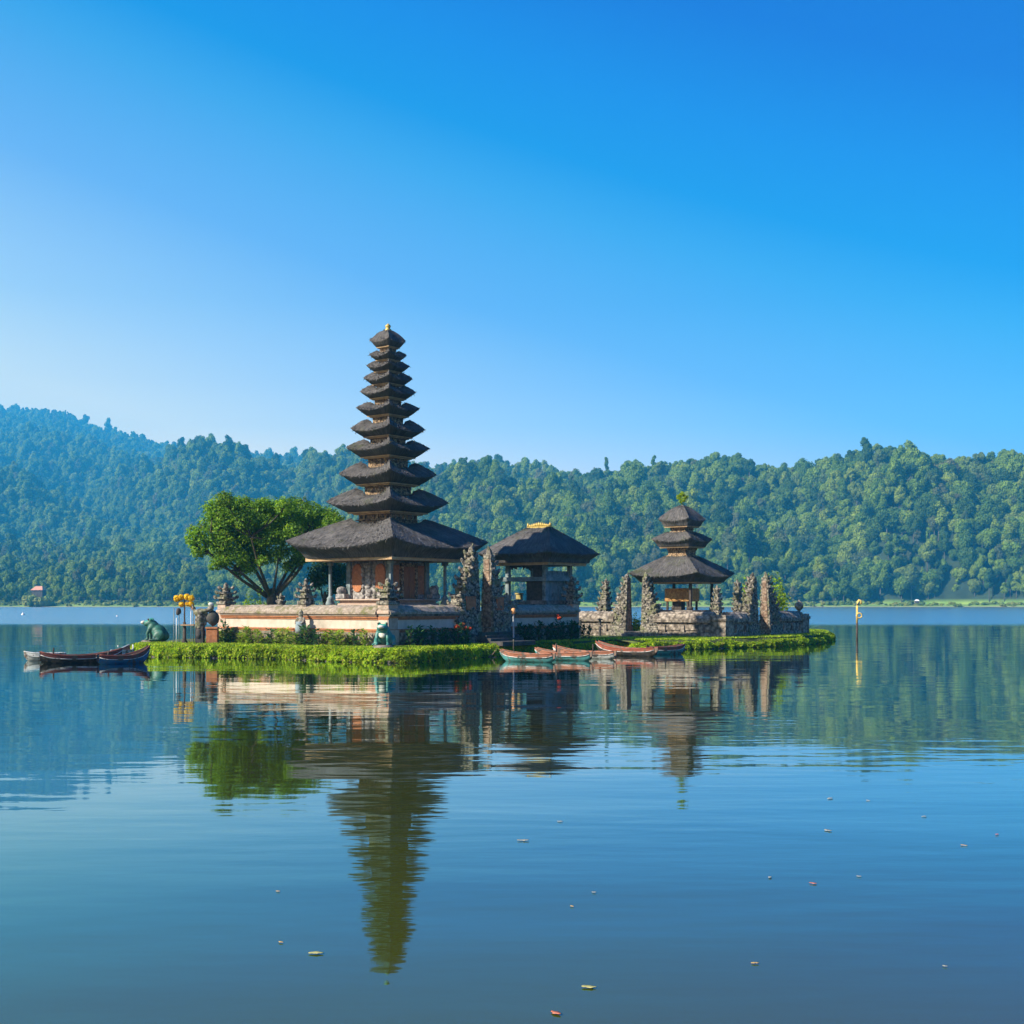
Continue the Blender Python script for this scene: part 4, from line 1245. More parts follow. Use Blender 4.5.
def guardian(name, label, cat, loc, rz, H, mats, ped_h, seed, robe=None, fat=1.0):
    """squat temple guardian on a pedestal: one fused stone body"""
    root = empty(name, loc, rz, label, cat)
    b = MB(); w_ = H * .26
    b.box(-w_, w_, -w_, w_, -.1, ped_h * .3, bev=.03); b.box(-w_ * .8, w_ * .8, -w_ * .8, w_ * .8, ped_h * .3, ped_h * .85, bev=.02); b.box(-w_ * 1.05, w_ * 1.05, -w_ * 1.05, w_ * 1.05, ped_h * .85, ped_h, bev=.02)
    b.build('pedestal', mats[1], root)
    z = ped_h; s = H
    g = MB()
    for sd in (-1, 1):
        g.tube([(0, sd * .10 * s, z), (.06 * s, sd * .15 * s, z + .18 * s), (0, sd * .09 * s, z + .34 * s)], [.075 * s, .085 * s, .11 * s], 8)
        g.tube([(0, sd * .17 * s, z + .66 * s), (.04 * s, sd * .27 * s, z + .50 * s), (.14 * s, sd * .20 * s, z + .42 * s)], [.075 * s, .065 * s, .05 * s], 8)
        g.blob((.16 * s, sd * .18 * s, z + .42 * s), .055 * s, 1)
        g.blob((.01, sd * .115 * s, z + .80 * s), (.03 * s, .04 * s, .06 * s), 1)
    g.blob((.01, 0, z + .42 * s), (.17 * s, .18 * s, .16 * s), 2); g.blob((0, 0, z + .58 * s), (.15 * s, .19 * s, .15 * s), 2)
    g.blob((.02 * s, 0, z + .80 * s), (.11 * s, .11 * s, .12 * s), 2); g.blob((.12 * s, 0, z + .79 * s), (.03 * s, .035 * s, .03 * s), 1)
    g.lathe([(.13 * s, z + .86 * s), (.10 * s, z + .90 * s), (.11 * s, z + .94 * s), (.06 * s, z + .98 * s), (.02 * s, z + 1.06 * s)], 0, 0, 10)
    if fat > 1: g.blob((0, 0, z + .50 * s), (.36 * s, .38 * s, .40 * s), 2, .25, 4, 2)
    fused(g, 'body', mats[0], .028 * s, root)
    if robe:
        r_ = MB(); r_.lathe([(.24 * s, z + .02 * s), (.26 * s, z + .2 * s), (.23 * s, z + .42 * s), (.20 * s, z + .5 * s)], .01, 0, 14); r_.build('cloth_wrap', robe, root)
    return root
M_bluegrey = M('blue_grey_cloth', (.16, .22, .25), (.32, .38, .40), 3, .85, .3, 12)
guardian('guardian_statue', 'small guardian statue wrapped in blue-grey cloth in front of the cream wall', 'statue', at(301, 77.0, GZ), R(-127), 1.35, [M_stone, M_dark_stone], .75, 3, M_bluegrey)
guardian('guardian_statue', 'round-headed guardian statue on the last pier of the right-hand wall', 'statue', C2 + EY * s_r + Vector((0, 0, GZ - .1 + 1.75)), TH, 1.0, [M_stone2, M_stone2], .12, 5, None, 1.6)

def dark_statue():
    """dark figure carrying a load over its shoulder, left end of the temple"""
    D = 79.5; root = empty('porter_statue', at(204, D, .66), 0, 'dark stone statue bent under a round load beside the yellow flower stand', 'statue')
    k = D / F
    Z = lambda y: px_z(y, D) - .66
    X = lambda px: (px - 204) * k
    p = MB(); p.box(X(196), X(204), -.28, .28, -.1, Z(626), bev=.04, taper=.9); p.blob((X(200), 0, Z(634)), (.30, .32, .5), 2, .4, 3, 2); p.build('pedestal', M_dark_stone, root)
    b = MB()
    b.tube([(X(200), .0, Z(629)), (X(199.5), 0, Z(620)), (X(201), 0, Z(613))], [.30, .30, .24], 10)
    b.blob((X(200), 0, Z(613)), (.30, .26, .30), 2, .4, 4, 3)
    b.tube([(X(196.5), -.05, Z(615)), (X(194), -.05, Z(609)), (X(192.5), -.05, Z(604))], [.12, .09, .06], 8)
    b.tube([(X(201), -.1, Z(612)), (X(206), -.12, Z(610.5)), (X(211), -.1, Z(610))], [.16, .14, .12], 8)
    b.tube([(X(205), 0, Z(625)), (X(206.5), 0, Z(618)), (X(206), 0, Z(611))], [.09, .10, .12], 8)
    b.blob((X(211), 0, Z(607.5)), (.20, .19, .22), 2)
    fused(b, 'body', M_stone, .05, root)
    l = MB(); l.blob((X(212.5), .05, Z(618.5)), (.40, .36, .46), 2, .3, 3, 6); l.build('round_load', M_dark_stone, root)
    h = MB(); h.blob((X(211), -.02, Z(604.5)), (.16, .15, .14), 2, .3, 5, 1); h.build('headdress', M_frog_pale, root)
    q = MB(); q.box(X(207), X(218), -.25, .25, -.1, Z(629), bev=.04); q.box(X(206.5), X(218.5), -.3, .3, Z(629), Z(627), bev=.02); q.build('bench_block', M_brick, root)
dark_statue()

# naga balustrade beside the steps, with a plant behind it
nb = MB(); D = 82.0
pts = [(505, 634), (506.5, 628), (508.5, 620), (511, 611), (513.5, 605), (517, 601)]
root = empty('dragon_statue', at(508, D, GZ), 0, 'grey-green dragon statue climbing beside the steps of the tall split gate', 'statue')
P3 = [((p - 508) * D / F, .15 * i, px_z(y, D) - GZ) for i, (p, y) in enumerate(pts)]
nb.tube(P3, [.30, .27, .24, .22, .24, .16], 10)
for i in range(16):
    t_ = i / 15 * (len(P3) - 1.01); a = Vector(P3[int(t_)]).lerp(Vector(P3[int(t_) + 1]), t_ % 1); nb.blob((a.x + .14 * (-1) ** i, a.y - .1, a.z), (.15, .12, .12), 1, .6, 5, i)
nb.blob((P3[-1][0] + .15, P3[-1][1], P3[-1][2]), (.28, .16, .14), 2, .4, 5)
fused(nb, 'body', carved_material('mossy_green_stone', (.05, .06, .05), (.26, .30, .24), 6, (.12, .17, .06), .5), .05, root, None)

# ---- wooden rail in front of the low wall
rl = empty('wooden_rail', at(590, 97.5, GZ), TH, 'grey wooden railing in front of the low brown wall', 'railing')
D = 97.5
for x in (-2.6, -.9, .9):
    b = MB(); b.box(x - .07, x + .07, -.07, .07, -.15, 1.35); b.build('post', M_dark_stone, rl)
for z in (.75, 1.22):
    b = MB(); b.box(-3.0, 1.2, -.11, -.073, z, z + .10); b.build('rail', M_stone_plain, rl)

# ---- flower stand
def flower_stand():
    D = 80.0; k = D / F; root = empty('flower_stand', at(184, D, .64), 0, 'ceremonial stand with clusters of yellow blossoms on slender poles', 'flower stand')
    X = lambda px: (px - 184) * k; Z = lambda y: px_z(y, D) - .64
    p = MB(); p.tube([(X(184.5), 0, -.1), (X(184.5), 0, Z(600))], .05, 8); p.lathe([(.22, -.1), (.22, .15), (.12, .3), (.09, Z(622))], X(184.5), 0, 8); p.build('pole', M_wood_dark, root)
    for px, y1, r, m in ((173.5, 608, .03, M_wood_teal), (178.5, 612, .03, M_wood_teal), (190.5, 607, .025, M_white), (193, 607, .03, M_wood_teal), (176, 618, .025, M_white)):
        q = MB(); q.tube([(X(px), .1, -.1), (X(px), .1, Z(y1))], r, 6); q.build('slender_pole', m, root)
    s = MB(); s.box(X(181.5), X(194.5), -.25, .35, Z(625.6), Z(624.4)); s.build('shelf', M_wood_tan, root)
    f = MB(); f.blob((X(178.5), 0, Z(611.5)), (.16, .15, .26), 2, .5, 4, 2); f.build('hanging_basket', M_dark_stone, root)
    rng = np.random.default_rng(77)
    My = FOL('yellow_petals', [(0, (.85, .46, .005)), (.5, (.92, .60, .01)), (1, (.95, .72, .04))], trans=.3, posscale=0)
    for cx, cy, r in ((177, 598.5, 3.6), (181, 597.5, 3.2), (187, 597, 3.3), (191, 598.3, 3.6), (181.5, 604.3, 2.9), (187.5, 604, 2.2), (191, 604.3, 2.9)):
        C = []; b = MB(); rr = r * k
        b.blob((X(cx), 0, Z(cy)), rr * .72, 2, .3, 5, cx)
        d = rng.normal(size=(150, 3)); d /= np.linalg.norm(d, axis=1, keepdims=True)
        b.cards(np.array([X(cx), 0, Z(cy)]) + d * rr * rng.uniform(.72, .95, (150, 1)), d + rng.normal(size=(150, 3)) * .25, .16, .8, rng)
        b.build('blossom_cluster', My, root)
    o = MB(); o.tube([(X(192), 0, Z(606)), (X(194), 0, Z(609)), (X(195.5), 0, Z(613))], [.10, .12, .06], 8); o.build('orange_sash', M_brick, root)
flower_stand()

# ---- lamp post by the steps
D = 80.5; root = empty('lamp_post', at(513.5, D, .62), 0, 'short pale ringed post with an orange lamp head in front of the steps', 'lamp post')
Z = lambda y: px_z(y, D) - .62
b = MB(); b.lathe([(.10, -.1), (.10, .05)] + [(r, .05 + (Z(614) - .05) * (i + j) / 8) for i in range(8) for j, r in ((.02, .065), (.5, .052), (.98, .065))], 0, 0, 10); b.build('ringed_post', M('pale_post_paint', (.24, .25, .27), (.42, .43, .44), 4, .7, .3), root)
b = MB(); b.lathe([(.07, Z(614)), (.13, Z(613.4)), (.15, Z(611)), (.12, Z(608.6)), (.04, Z(608))], 0, 0, 10); b.build('lamp_head', M('orange_lamp_glass', (.70, .30, .10), (.80, .42, .18), 4, .4, .1), root)
# ================================================================== BOATS
def boat(label, name, bow, stern, L_z, W, hull_m, strake_m, inner_m, bow_h, stern_h, depth=.42, seats=3, post=None, group='small wooden rowing boats'):
    """bow, stern: points on the water; W beam; built along +x from stern to bow"""
    d = bow - stern; L = d.length; rz = math.atan2(d.y, d.x)
    root = empty(name, (stern + bow) / 2, rz, label, 'boat', None)
    n = 18
    def sec(t, k):          # t along 0 stern..1 bow, k: -1..1 around the hull; returns y, z
        b = W / 2 * max(.03, math.sin(math.pi * (.06 + .90 * t)) ** .62 * (1 - .55 * max(0, t - .55) ** 1.5))
        sheer = depth + (bow_h - depth) * max(0, (t - .45) / .55) ** 2.2 + (stern_h - depth) * max(0, (.4 - t) / .4) ** 2
        keel = -.12 + (bow_h * .55 + .1) * max(0, (t - .80) / .20) ** 2.0 + (stern_h * .45) * max(0, (.14 - t) / .14) ** 2
        return b, sheer, keel
    def shell(f0, f1, inset, mb, th=.0):
        ang = np.linspace(0, 1, 7)
        V = []; Fc = []
        for i in range(n + 1):
            t = i / n; b, sh, ke = sec(t, 0); x = -L / 2 + L * t
            row = []
            for side in (-1, 1):
                q = []
                for a in ang:
                    f = f0 + (f1 - f0) * a           # 0 keel .. 1 gunwale
                    q.append((x, side * max(0.004, (b - inset) * (math.sin(f * math.pi / 2) ** .7)), ke + inset * .8 + (sh - ke - inset * .8) * f ** 1.25))
                row.append(q)
            V += row[0] + row[1]
        m = len(ang)
        for i in range(n):
            for sgn in (0, 1):
                for k in range(m - 1):
                    a = i * 2 * m + sgn * m + k; q = (a, a + 1, a + 2 * m + 1, a + 2 * m)
                    Fc.append(q if sgn == 1 else q[::-1])
        mb.add(V, Fc, 0, True); return mb
    o = shell(0, .72, 0, MB()).build('hull', hull_m, root)
    shell(.72, 1.0, 0, MB()).build('upper_strake', strake_m, root)
    shell(0, 1.0, .05, MB()).build('hull_lining', inner_m, root)
    for side in (-1, 1):
        g = MB(); g.tube([(-L / 2 + L * i / n, side * max(.01, sec(i / n, 0)[0] - .01), sec(i / n, 0)[1] + .01) for i in range(n + 1)], .035, 6); g.build('gunwale', strake_m, root)
    for side in (-1, 1):
        g = MB(); f_ = .72 ** 1.25
        g.tube([(-L / 2 + L * i / n, side * (max(.004, sec(i / n, 0)[0] * (math.sin(.72 * math.pi / 2) ** .7)) + .012), sec(i / n, 0)[2] + (sec(i / n, 0)[1] - sec(i / n, 0)[2]) * f_) for i in range(n + 1)], .022, 6); g.build('rub_rail', P_pale, root)
    for s in range(seats):
        t = .25 + .5 * s / max(1, seats - 1); b, sh, ke = sec(t, 0); x = -L / 2 + L * t
        q = MB(); q.box(x - .10, x + .10, -b * .93, b * .93, sh - .13, sh - .09); q.build('thwart', inner_m, root)
    if post is not None:
        t, h = post; b, sh, ke = sec(t, 0); x = -L / 2 + L * t
        q = MB(); q.tube([(x, 0, ke + .05), (x, .02, sh + h * .5), (x + .02, 0, sh + h)], [.05, .045, .04], 6); q.build('mooring_post', M_wood_dark, root)
    return root
MP = lambda n, a, b, w=(.12, .09, .07): M(n, a, b, 3.5, .7, .5, 16, w, 3.2, .50, .62, stretch=(.5, 2, 2), spec=.3)
P_teal = MP('teal_boat_paint', (.06, .26, .27), (.12, .40, .40)); P_blue = MP('blue_boat_paint', (.02, .10, .26), (.05, .18, .38)); P_red = MP('rust_red_boat_paint', (.22, .055, .035), (.36, .11, .065))
P_dred = MP('dark_red_boat_paint', (.13, .035, .03), (.24, .07, .05)); P_orange = MP('faded_orange_boat_paint', (.24, .085, .045), (.40, .17, .10)); P_pale = MP('pale_boat_paint', (.45, .47, .46), (.66, .68, .66))
P_black = MP('tarred_boat_planks', (.025, .022, .02), (.06, .05, .045)); P_wood = MP('weathered_boat_wood', (.13, .085, .06), (.25, .17, .12))
boat('teal rowing boat with orange rim, leftmost of the boats moored before the pavilion', 'rowing_boat', at(501, 71.6), at(554, 69.8), 0, 1.05, P_teal, P_orange, P_wood, .64, .48, .42)
boat('teal and orange rowing boat lying second in the row before the pavilion', 'rowing_boat', at(536, 73.8), at(591, 71.6), 0, 1.05, P_teal, P_orange, P_wood, .66, .5, .42, post=(.62, .5))
boat('pale rowing boat with rusty bow between the teal boats and the long red one', 'rowing_boat', at(554, 76.2), at(615, 73.8), 0, 1.05, P_pale, P_orange, P_wood, .72, .46, .40, post=(.35, .45))
boat('long rust-red boat with high bow, moored before the second split gate', 'rowing_boat', at(597, 80.4), at(656, 77.0), 0, 1.15, P_black, P_red, P_wood, .84, .55, .45)
boat('short boat with teal hull and red rim, rightmost of the moored row', 'rowing_boat', at(684, 81.6), at(648, 80.2), 0, 1.0, P_teal, P_dred, P_wood, .62, .5, .45, 2)
boat('long dark red boat with tarred hull moored left of the island', 'rowing_boat', at(122, 70.6), at(40, 68.6), 0, 1.1, P_black, P_dred, P_wood, .74, .62, .40, 4, post=(.16, .35))
boat('blue boat with dark red rim moored beside the left end of the grass bank', 'rowing_boat', at(149, 69.6), at(98, 67.6), 0, 1.05, P_blue, P_dred, P_wood, .92, .5, .42, 3, post=(.2, .25))
boat('pale grey boat half hidden behind the long dark red boat', 'rowing_boat', at(24, 71.8), at(66, 72.6), 0, 1.0, P_pale, P_pale, P_wood, .52, .4, .40, 2)
boat('small turquoise boat nosed against the left end of the island', 'rowing_boat', at(131, 76.5), at(114, 74.3), 0, 1.0, MP('turquoise_boat_paint', (.16, .42, .42), (.30, .58, .56)), P_pale, P_wood, .75, .5, .45, 2)

# ================================================================== TREES AND PLANTS
M_bark = M('tree_bark', (.06, .045, .032), (.15, .12, .09), 5, .9, .8, 14, (.07, .085, .04), 1.5)
M_leaf = FOL('tree_leaves', [(0, (.07, .17, .010)), (.4, (.13, .27, .014)), (.8, (.21, .36, .018)), (1, (.30, .42, .03))], trans=.42, posscale=.35, tcol=(1.2, 1.15, .6))
M_leaf_shaded = FOL('shaded_tree_leaves', [(0, (.025, .065, .015)), (.5, (.04, .095, .02)), (1, (.07, .13, .03))], trans=.35, posscale=.4)  # leaf green darkened: shade under the eaves put into the colour

def tree(name, label, D, base_px, fork_y, crown, seed, leafm, leaf, per, base_z=GZ, nlimb=9, trunk_r=.42, group=None):
    """crown: list of (px, y, depth offset, radius m). limbs run from the fork to the clumps"""
    rng = np.random.default_rng(seed); rnd = random.Random(seed)
    root = empty(name, at(base_px, D, base_z), 0, label, 'tree', group)
    O = at(base_px, D, base_z)
    cl = [(Vector((px_x(p, D), D + dy, px_z(y, D))) - O, r) for p, y, dy, r in crown]
    fork = Vector((0, 0, px_z(fork_y, D) - base_z))
    t = MB()
    t.tube([(0, 0, -.3), (0, 0, .15), (.03, .02, fork.z * .5), tuple(fork), tuple(fork + Vector((0, 0, .5)))], [trunk_r * 1.5, trunk_r * 1.1, trunk_r * .95, trunk_r * .85, trunk_r * .3], 10)
    t.build('trunk', M_bark, root)
    lm = MB()
    order = sorted(range(len(cl)), key=lambda i: -cl[i][1]); main = []
    for i in range(nlimb):
        a = 2 * math.pi * (i + rnd.random() * .5) / nlimb
        best = max(range(len(cl)), key=lambda j: math.cos(math.atan2(cl[j][0].y, cl[j][0].x) - a) * 1.2 + cl[j][0].xy.length * .06 + rnd.random() * .5)
        e = cl[best][0]; m1 = fork.lerp(e, .45) + Vector((rnd.uniform(-.2, .2), rnd.uniform(-.2, .2), -.35 + rnd.uniform(-.2, .2))); m2 = fork.lerp(e, .75) + Vector((rnd.uniform(-.25, .25), rnd.uniform(-.2, .2), .1))
        lm.tube([tuple(fork + Vector((math.cos(a) * .1, math.sin(a) * .1, -.3))), tuple(m1), tuple(m2), tuple(e)], [trunk_r * .33, trunk_r * .20, trunk_r * .11, .03], 7); main += [m1, m2]
    for c, r in cl:
        s = min(main, key=lambda q: (q - c).length + max(0, q.z - c.z) * 1.5); md = s.lerp(c, .5) + Vector((rnd.uniform(-.2, .2), rnd.uniform(-.2, .2), -.15))
        lm.tube([tuple(s), tuple(md), tuple(c)], [trunk_r * .17, trunk_r * .12, .02], 5)
        for k in range(4):
            d = Vector((rnd.uniform(-1, 1), rnd.uniform(-1, 1), rnd.uniform(-.3, 1))).normalized() * r * .9
            lm.tube([tuple(md.lerp(c, .5)), tuple(c + d * .5), tuple(c + d)], [.045, .03, .012], 4)
    lm.build('limbs', M_bark, root)
    C = []; N = []
    for c, r in cl:
        q = int(per * r * r); d = rng.normal(size=(q, 3)); d /= np.linalg.norm(d, axis=1, keepdims=True)
        rad = rng.uniform(.25, 1.0, (q, 1)) ** .5
        lump = np.array([1 + .55 * mnoise.noise(Vector(x) * 2.3 + c) for x in d])[:, None]
        C.append(np.array(c) + d * r * rad * lump * np.array([1, 1, .78])); N.append(d * .8 + np.array([0, 0, .6]) + rng.normal(size=(q, 3)) * .6)
    cr = MB(); n = sum(len(c) for c in C)
    cr.cards(np.concatenate(C), np.concatenate(N), rng.uniform(leaf * .7, leaf * 1.3, n), .62, rng)
    cr.build('crown', leafm, root)
    return root
rg = random.Random(4)
def crown_pts(spec, depth):
    out = []
    for px, y, r in spec:
        out.append((px, y, rg.uniform(-.15, .15) * depth, r))
    return out
big = [(198, 532, .6), (197, 541, .55), (200, 552, .65), (205, 546, .8), (206, 535, .75), (212, 524, .85), (209, 512, .7), (214, 540, 1.0), (216, 553, .9), (222, 508, .8), (222, 518, 1.0), (226, 530, 1.0), (229, 545, 1.0), (230, 560, .8),
       (234, 506, .9), (236, 518, 1.1), (240, 532, 1.1), (240, 566, .65), (243, 548, 1.0), (248, 507, .9), (252, 520, 1.1), (256, 535, 1.1), (256, 552, .95), (262, 508, .85), (266, 524, 1.1), (270, 540, 1.0), (275, 509, .85), (279, 521, 1.0), (283, 535, 1.0), (284, 552, .8),
       (288, 506, .9), (292, 518, 1.0), (296, 530, 1.0), (297, 545, .85), (301, 506, .85), (305, 516, 1.0), (309, 528, 1.0), (313, 511, .85), (319, 519, .9), (325, 513, .75), (331, 519, .75), (322, 530, .9), (312, 545, .8), (304, 558, .65), (333, 528, .8), (340, 522, .6), (248, 563, .6), (222, 566, .5), (268, 562, .5), (236, 572, .5), (252, 569, .55), (262, 556, .7), (275, 556, .7), (290, 566, .6), (215, 562, .55), (244, 558, .8), (299, 560, .7), (308, 553, .7)]
cp = crown_pts(big, 14)
# the same crown goes round the back and the front of the limbs
cp += [(p + rg.uniform(-7, 7), y + rg.uniform(-3, 5), rg.choice([-1, 1]) * rg.uniform(1.2, 4.2), r * rg.uniform(.8, 1.05)) for p, y, _, r in cp if 210 < p < 322 and y < 548]
tree('broad_tree', 'large spreading bright green tree with many limbs behind the cream wall', 92, 272, 595, cp, 9, M_leaf, .195, 780, nlimb=9, trunk_r=.46)
sm_ = [(316, 572, .7), (318, 582, .6), (322, 566, .8), (326, 576, .8), (331, 570, .8), (336, 578, .75), (340, 570, .7), (342, 584, .65), (337, 590, .5), (312, 578, .5), (328, 562, .8), (345, 576, .6)]
tree('shade_tree', 'smaller dark tree in the shade under the left eave of the big tower', 97, 325, 598, crown_pts(sm_, 8) + crown_pts(sm_, 16), 12, M_leaf_shaded, .24, 300, nlimb=7, trunk_r=.22)

def shrub_obj(name, label, cat, loc, r, h, n, leafm, size, seed, group=None, stems=True):
    rng = np.random.default_rng(seed)
    root = empty(name, loc, 0, label, cat, group)
    b = MB(); d = rng.normal(size=(n, 3)); d /= np.linalg.norm(d, axis=1, keepdims=True); d[:, 2] = np.abs(d[:, 2])
    lump = np.array([1 + .5 * mnoise.noise(Vector(x) * 2.2 + Vector((seed, 0, 0))) for x in d])[:, None]
    b.cards(d * np.array([r, r, h]) * rng.uniform(.35, 1, (n, 1)) ** .6 * lump + np.array([0, 0, .1]), d + rng.normal(size=(n, 3)) * .6, rng.uniform(size * .7, size * 1.3, n), .5, rng); b.build('foliage', leafm, root)
    s = MB()
    for k in range(5):
        a = rng.uniform(0, 6.28); s.tube([(0, 0, -.15), (math.cos(a) * r * .3, math.sin(a) * r * .3, h * .5), (math.cos(a) * r * .6, math.sin(a) * r * .6, h * .85)], [.03, .022, .01], 5)
    s.build('stems', M_bark, root)
    return root
shrub_obj('round_bush', 'round yellow-green bush behind the cream wall, left of the big tree trunk', 'bush', at(254, 88, GZ), 1.15, 3.1, 1500, M_leaf, .2, 4)
shrub_obj('leafy_bush', 'bright yellow-green bush rising behind the last split gate', 'bush', at(775, 109, 1.6), 1.25, 3.5, 2200, M_grass, .24, 5)
shrub_obj('leafy_bush', 'yellow-green bush left of the last split gate, behind the slender pinnacle', 'bush', at(746, 110, 1.6), .8, 3.2, 1000, M_grass, .24, 6)
shrub_obj('leafy_bush', 'small yellow-green bush seen through the opening of the second split gate', 'bush', at(636, 100, GZ), .5, 1.6, 500, M_grass, .2, 7)
shrub_obj('leafy_bush', 'green bush on the balustrade beside the tall split gate', 'bush', at(513, 84, 2.1), .45, .95, 400, M_leaf, .18, 8)

# bedding plants at the foot of the walls
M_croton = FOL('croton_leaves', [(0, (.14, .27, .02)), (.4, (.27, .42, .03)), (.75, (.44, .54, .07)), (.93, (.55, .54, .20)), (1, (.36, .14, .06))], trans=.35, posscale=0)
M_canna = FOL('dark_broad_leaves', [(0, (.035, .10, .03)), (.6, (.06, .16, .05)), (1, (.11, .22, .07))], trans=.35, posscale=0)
M_redfl = FOL('red_flowers', [(0, (.60, .04, .02)), (.6, (.72, .10, .03)), (1, (.80, .25, .12))], trans=.2, posscale=0)
def bed_plant(label, loc, m, h, seed, group, flower=None):
    rng = np.random.default_rng(seed)
    root = empty('bed_plant', loc, rng.uniform(0, 6.28), label, 'plant', group)
    b = MB(); n = 75
    a = rng.uniform(0, 6.28, n); z = rng.uniform(.05, 1, n) * h; rr = rng.uniform(.05, .45, n) * (1 - .35 * z / h)
    C = np.stack([np.cos(a) * rr, np.sin(a) * rr, z], 1); T = np.stack([np.cos(a) * .8, np.sin(a) * .8, rng.uniform(.1, 1.1, n)], 1)
    b.cards(C, np.stack([-np.cos(a) * .5, -np.sin(a) * .5, np.ones(n)], 1) + rng.normal(size=(n, 3)) * .3, rng.uniform(.22, .42, n), .42, rng, 0, T); b.build('foliage', m, root)
    s = MB()
    for k in range(4): s.tube([(0, 0, -.12), (rng.uniform(-.2, .2), rng.uniform(-.2, .2), h * .8)], [.02, .012], 4)
    s.build('stems', M_bark, root)
    if flower:
        f = MB()
        for k in range(flower):
            c = np.array([rng.uniform(-.3, .3), rng.uniform(-.3, .3), h * rng.uniform(.85, 1.08)]); d = rng.normal(size=(14, 3)); f.cards(c + d * .05, d, .15, .8, rng)
        f.build('flowers', m_f, root)
    return root
m_f = M_redfl
rb = random.Random(31); protoA = bed_plant('yellow-green leafy plant in the bed along the sunlit cream wall', C1 + gz + E1 * -1.0 - E2 * .95, M_croton, 1.05, 1, 'bedding plants along the sunlit wall')
protoA2 = bed_plant('green broad-leaved plant in the bed along the sunlit cream wall', C1 + gz + E1 * -1.7 - E2 * 1.05, M_canna, 1.0, 2, 'broad-leaved plants along the sunlit wall')
k = 0; x = -2.3
while x > -tL - .3:
    c = copy_tree(protoA if rb.random() < .6 else protoA2); c.location = C1 + gz + E1 * x - E2 * rb.uniform(.75, 1.5); c.rotation_euler = (0, 0, rb.uniform(0, 6.28)); s = rb.uniform(.6, 1.1); c.scale = (s * 1.15, s * 1.15, s * rb.uniform(.75, 1.1)); x -= rb.uniform(.30, .5)
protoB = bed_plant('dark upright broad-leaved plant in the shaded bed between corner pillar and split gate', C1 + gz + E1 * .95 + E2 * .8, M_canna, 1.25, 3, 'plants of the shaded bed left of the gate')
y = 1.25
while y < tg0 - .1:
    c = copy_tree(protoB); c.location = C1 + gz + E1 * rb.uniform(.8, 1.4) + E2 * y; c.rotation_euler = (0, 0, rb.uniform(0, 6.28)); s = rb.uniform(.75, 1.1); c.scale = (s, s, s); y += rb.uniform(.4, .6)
for i, (y, lb) in enumerate(((4.9, 'red-flowering plant in the shaded bed left of the tall split gate'), (5.6, 'smaller red-flowering plant right beside the foot of the tall split gate'))):
    bed_plant(lb, C1 + gz + E1 * 1.3 + E2 * y, M_canna, 1.2 - .15 * i, 40 + i, None, 4)
protoC = bed_plant('dark leafy plant in the shaded bed below the two-storey pavilion', C1 + gz + E1 * .95 + E2 * (tg3 + .5), M_leaf_shaded, 1.25, 5, 'plants of the shaded bed below the pavilion')
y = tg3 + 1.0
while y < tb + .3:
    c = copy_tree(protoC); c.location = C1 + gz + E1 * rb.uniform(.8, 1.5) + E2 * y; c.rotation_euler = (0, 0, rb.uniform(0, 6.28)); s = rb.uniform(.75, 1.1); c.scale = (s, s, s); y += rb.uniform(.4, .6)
bed_plant('orange-red flowering plant in the bed below the two-storey pavilion', C1 + gz + E1 * 1.45 + E2 * (cross(C1, EY, 540)), M_leaf_shaded, 1.75, 44, None, 6)
bed_plant('tall blue-green leafy plant near the left end of the sunlit bed', C1 + gz - E1 * cross(C1, -EX, 242) - E2 * 1.4, M_canna, 1.5, 46, None)

# ================================================================== ON THE WATER
D = 113; root = empty('yellow_pole', at(857, D, -.6), 0, 'slender yellow ceremonial pole with a curled tip standing in the water', 'pole')
Zp = lambda y: px_z(y, D) + .6
b = MB(); b.tube([(0, 0, -.2), (0, 0, Zp(623))], .095, 8); b.build('dark_foot', M_wood_dark, root)
b = MB(); pts = [(0, 0, Zp(623)), (0, 0, Zp(606)), (.05, 0, Zp(602)), (.18, 0, Zp(600.2)), (.34, 0, Zp(601)), (.36, 0, Zp(603.5)), (.24, 0, Zp(604.5))]
My2 = M('yellow_cloth_wrap', (.70, .46, .10), (.82, .60, .20), 4, .7, .2)
b.tube(pts, [.09, .09, .09, .10, .10, .09, .05], 8); b.build('pole_shaft', My2, root)
b = MB(); b.tube([(.16 + .24 * math.cos(a), -.1, Zp(615.5) + .22 * math.sin(a)) for a in np.linspace(0, 6.2, 14)], .06, 6); b.build('ring_ornament', My2, root)

def float_leaf(px, y, wpx, col, label, seed):
    rng = random.Random(seed); D = F * CAMZ / (y - HORIZON); L = wpx * D / F
    b = MB(); n = 10; V = []; 
    for i in range(n + 1):
        t = i / n; wd = L * .24 * math.sin(math.pi * (t * .96 + .02)) ** .8 * (1 + .5 * rng.uniform(-1, 1)); zc = .008 + .02 * L * math.sin(t * 3.1 + seed) ** 2
        V += [(L * (t - .5), -wd, zc + .015 * L), (L * (t - .5), 0, zc), (L * (t - .5), wd, zc + .02 * L)]
    Fc = []
    for i in range(n):
        for k in (0, 1): a = i * 3 + k; Fc.append((a, a + 3, a + 4, a + 1))
    b.add(V, Fc, 0, True)
    o = b.build('floating_leaf', LEAFC[col]); o.location = at(px, D, .004); o.rotation_euler = (0, 0, rng.uniform(-1.2, 1.2))
    so = o.modifiers.new('thick', 'SOLIDIFY'); so.thickness = .004
    tag(o, label, 'leaf', None)
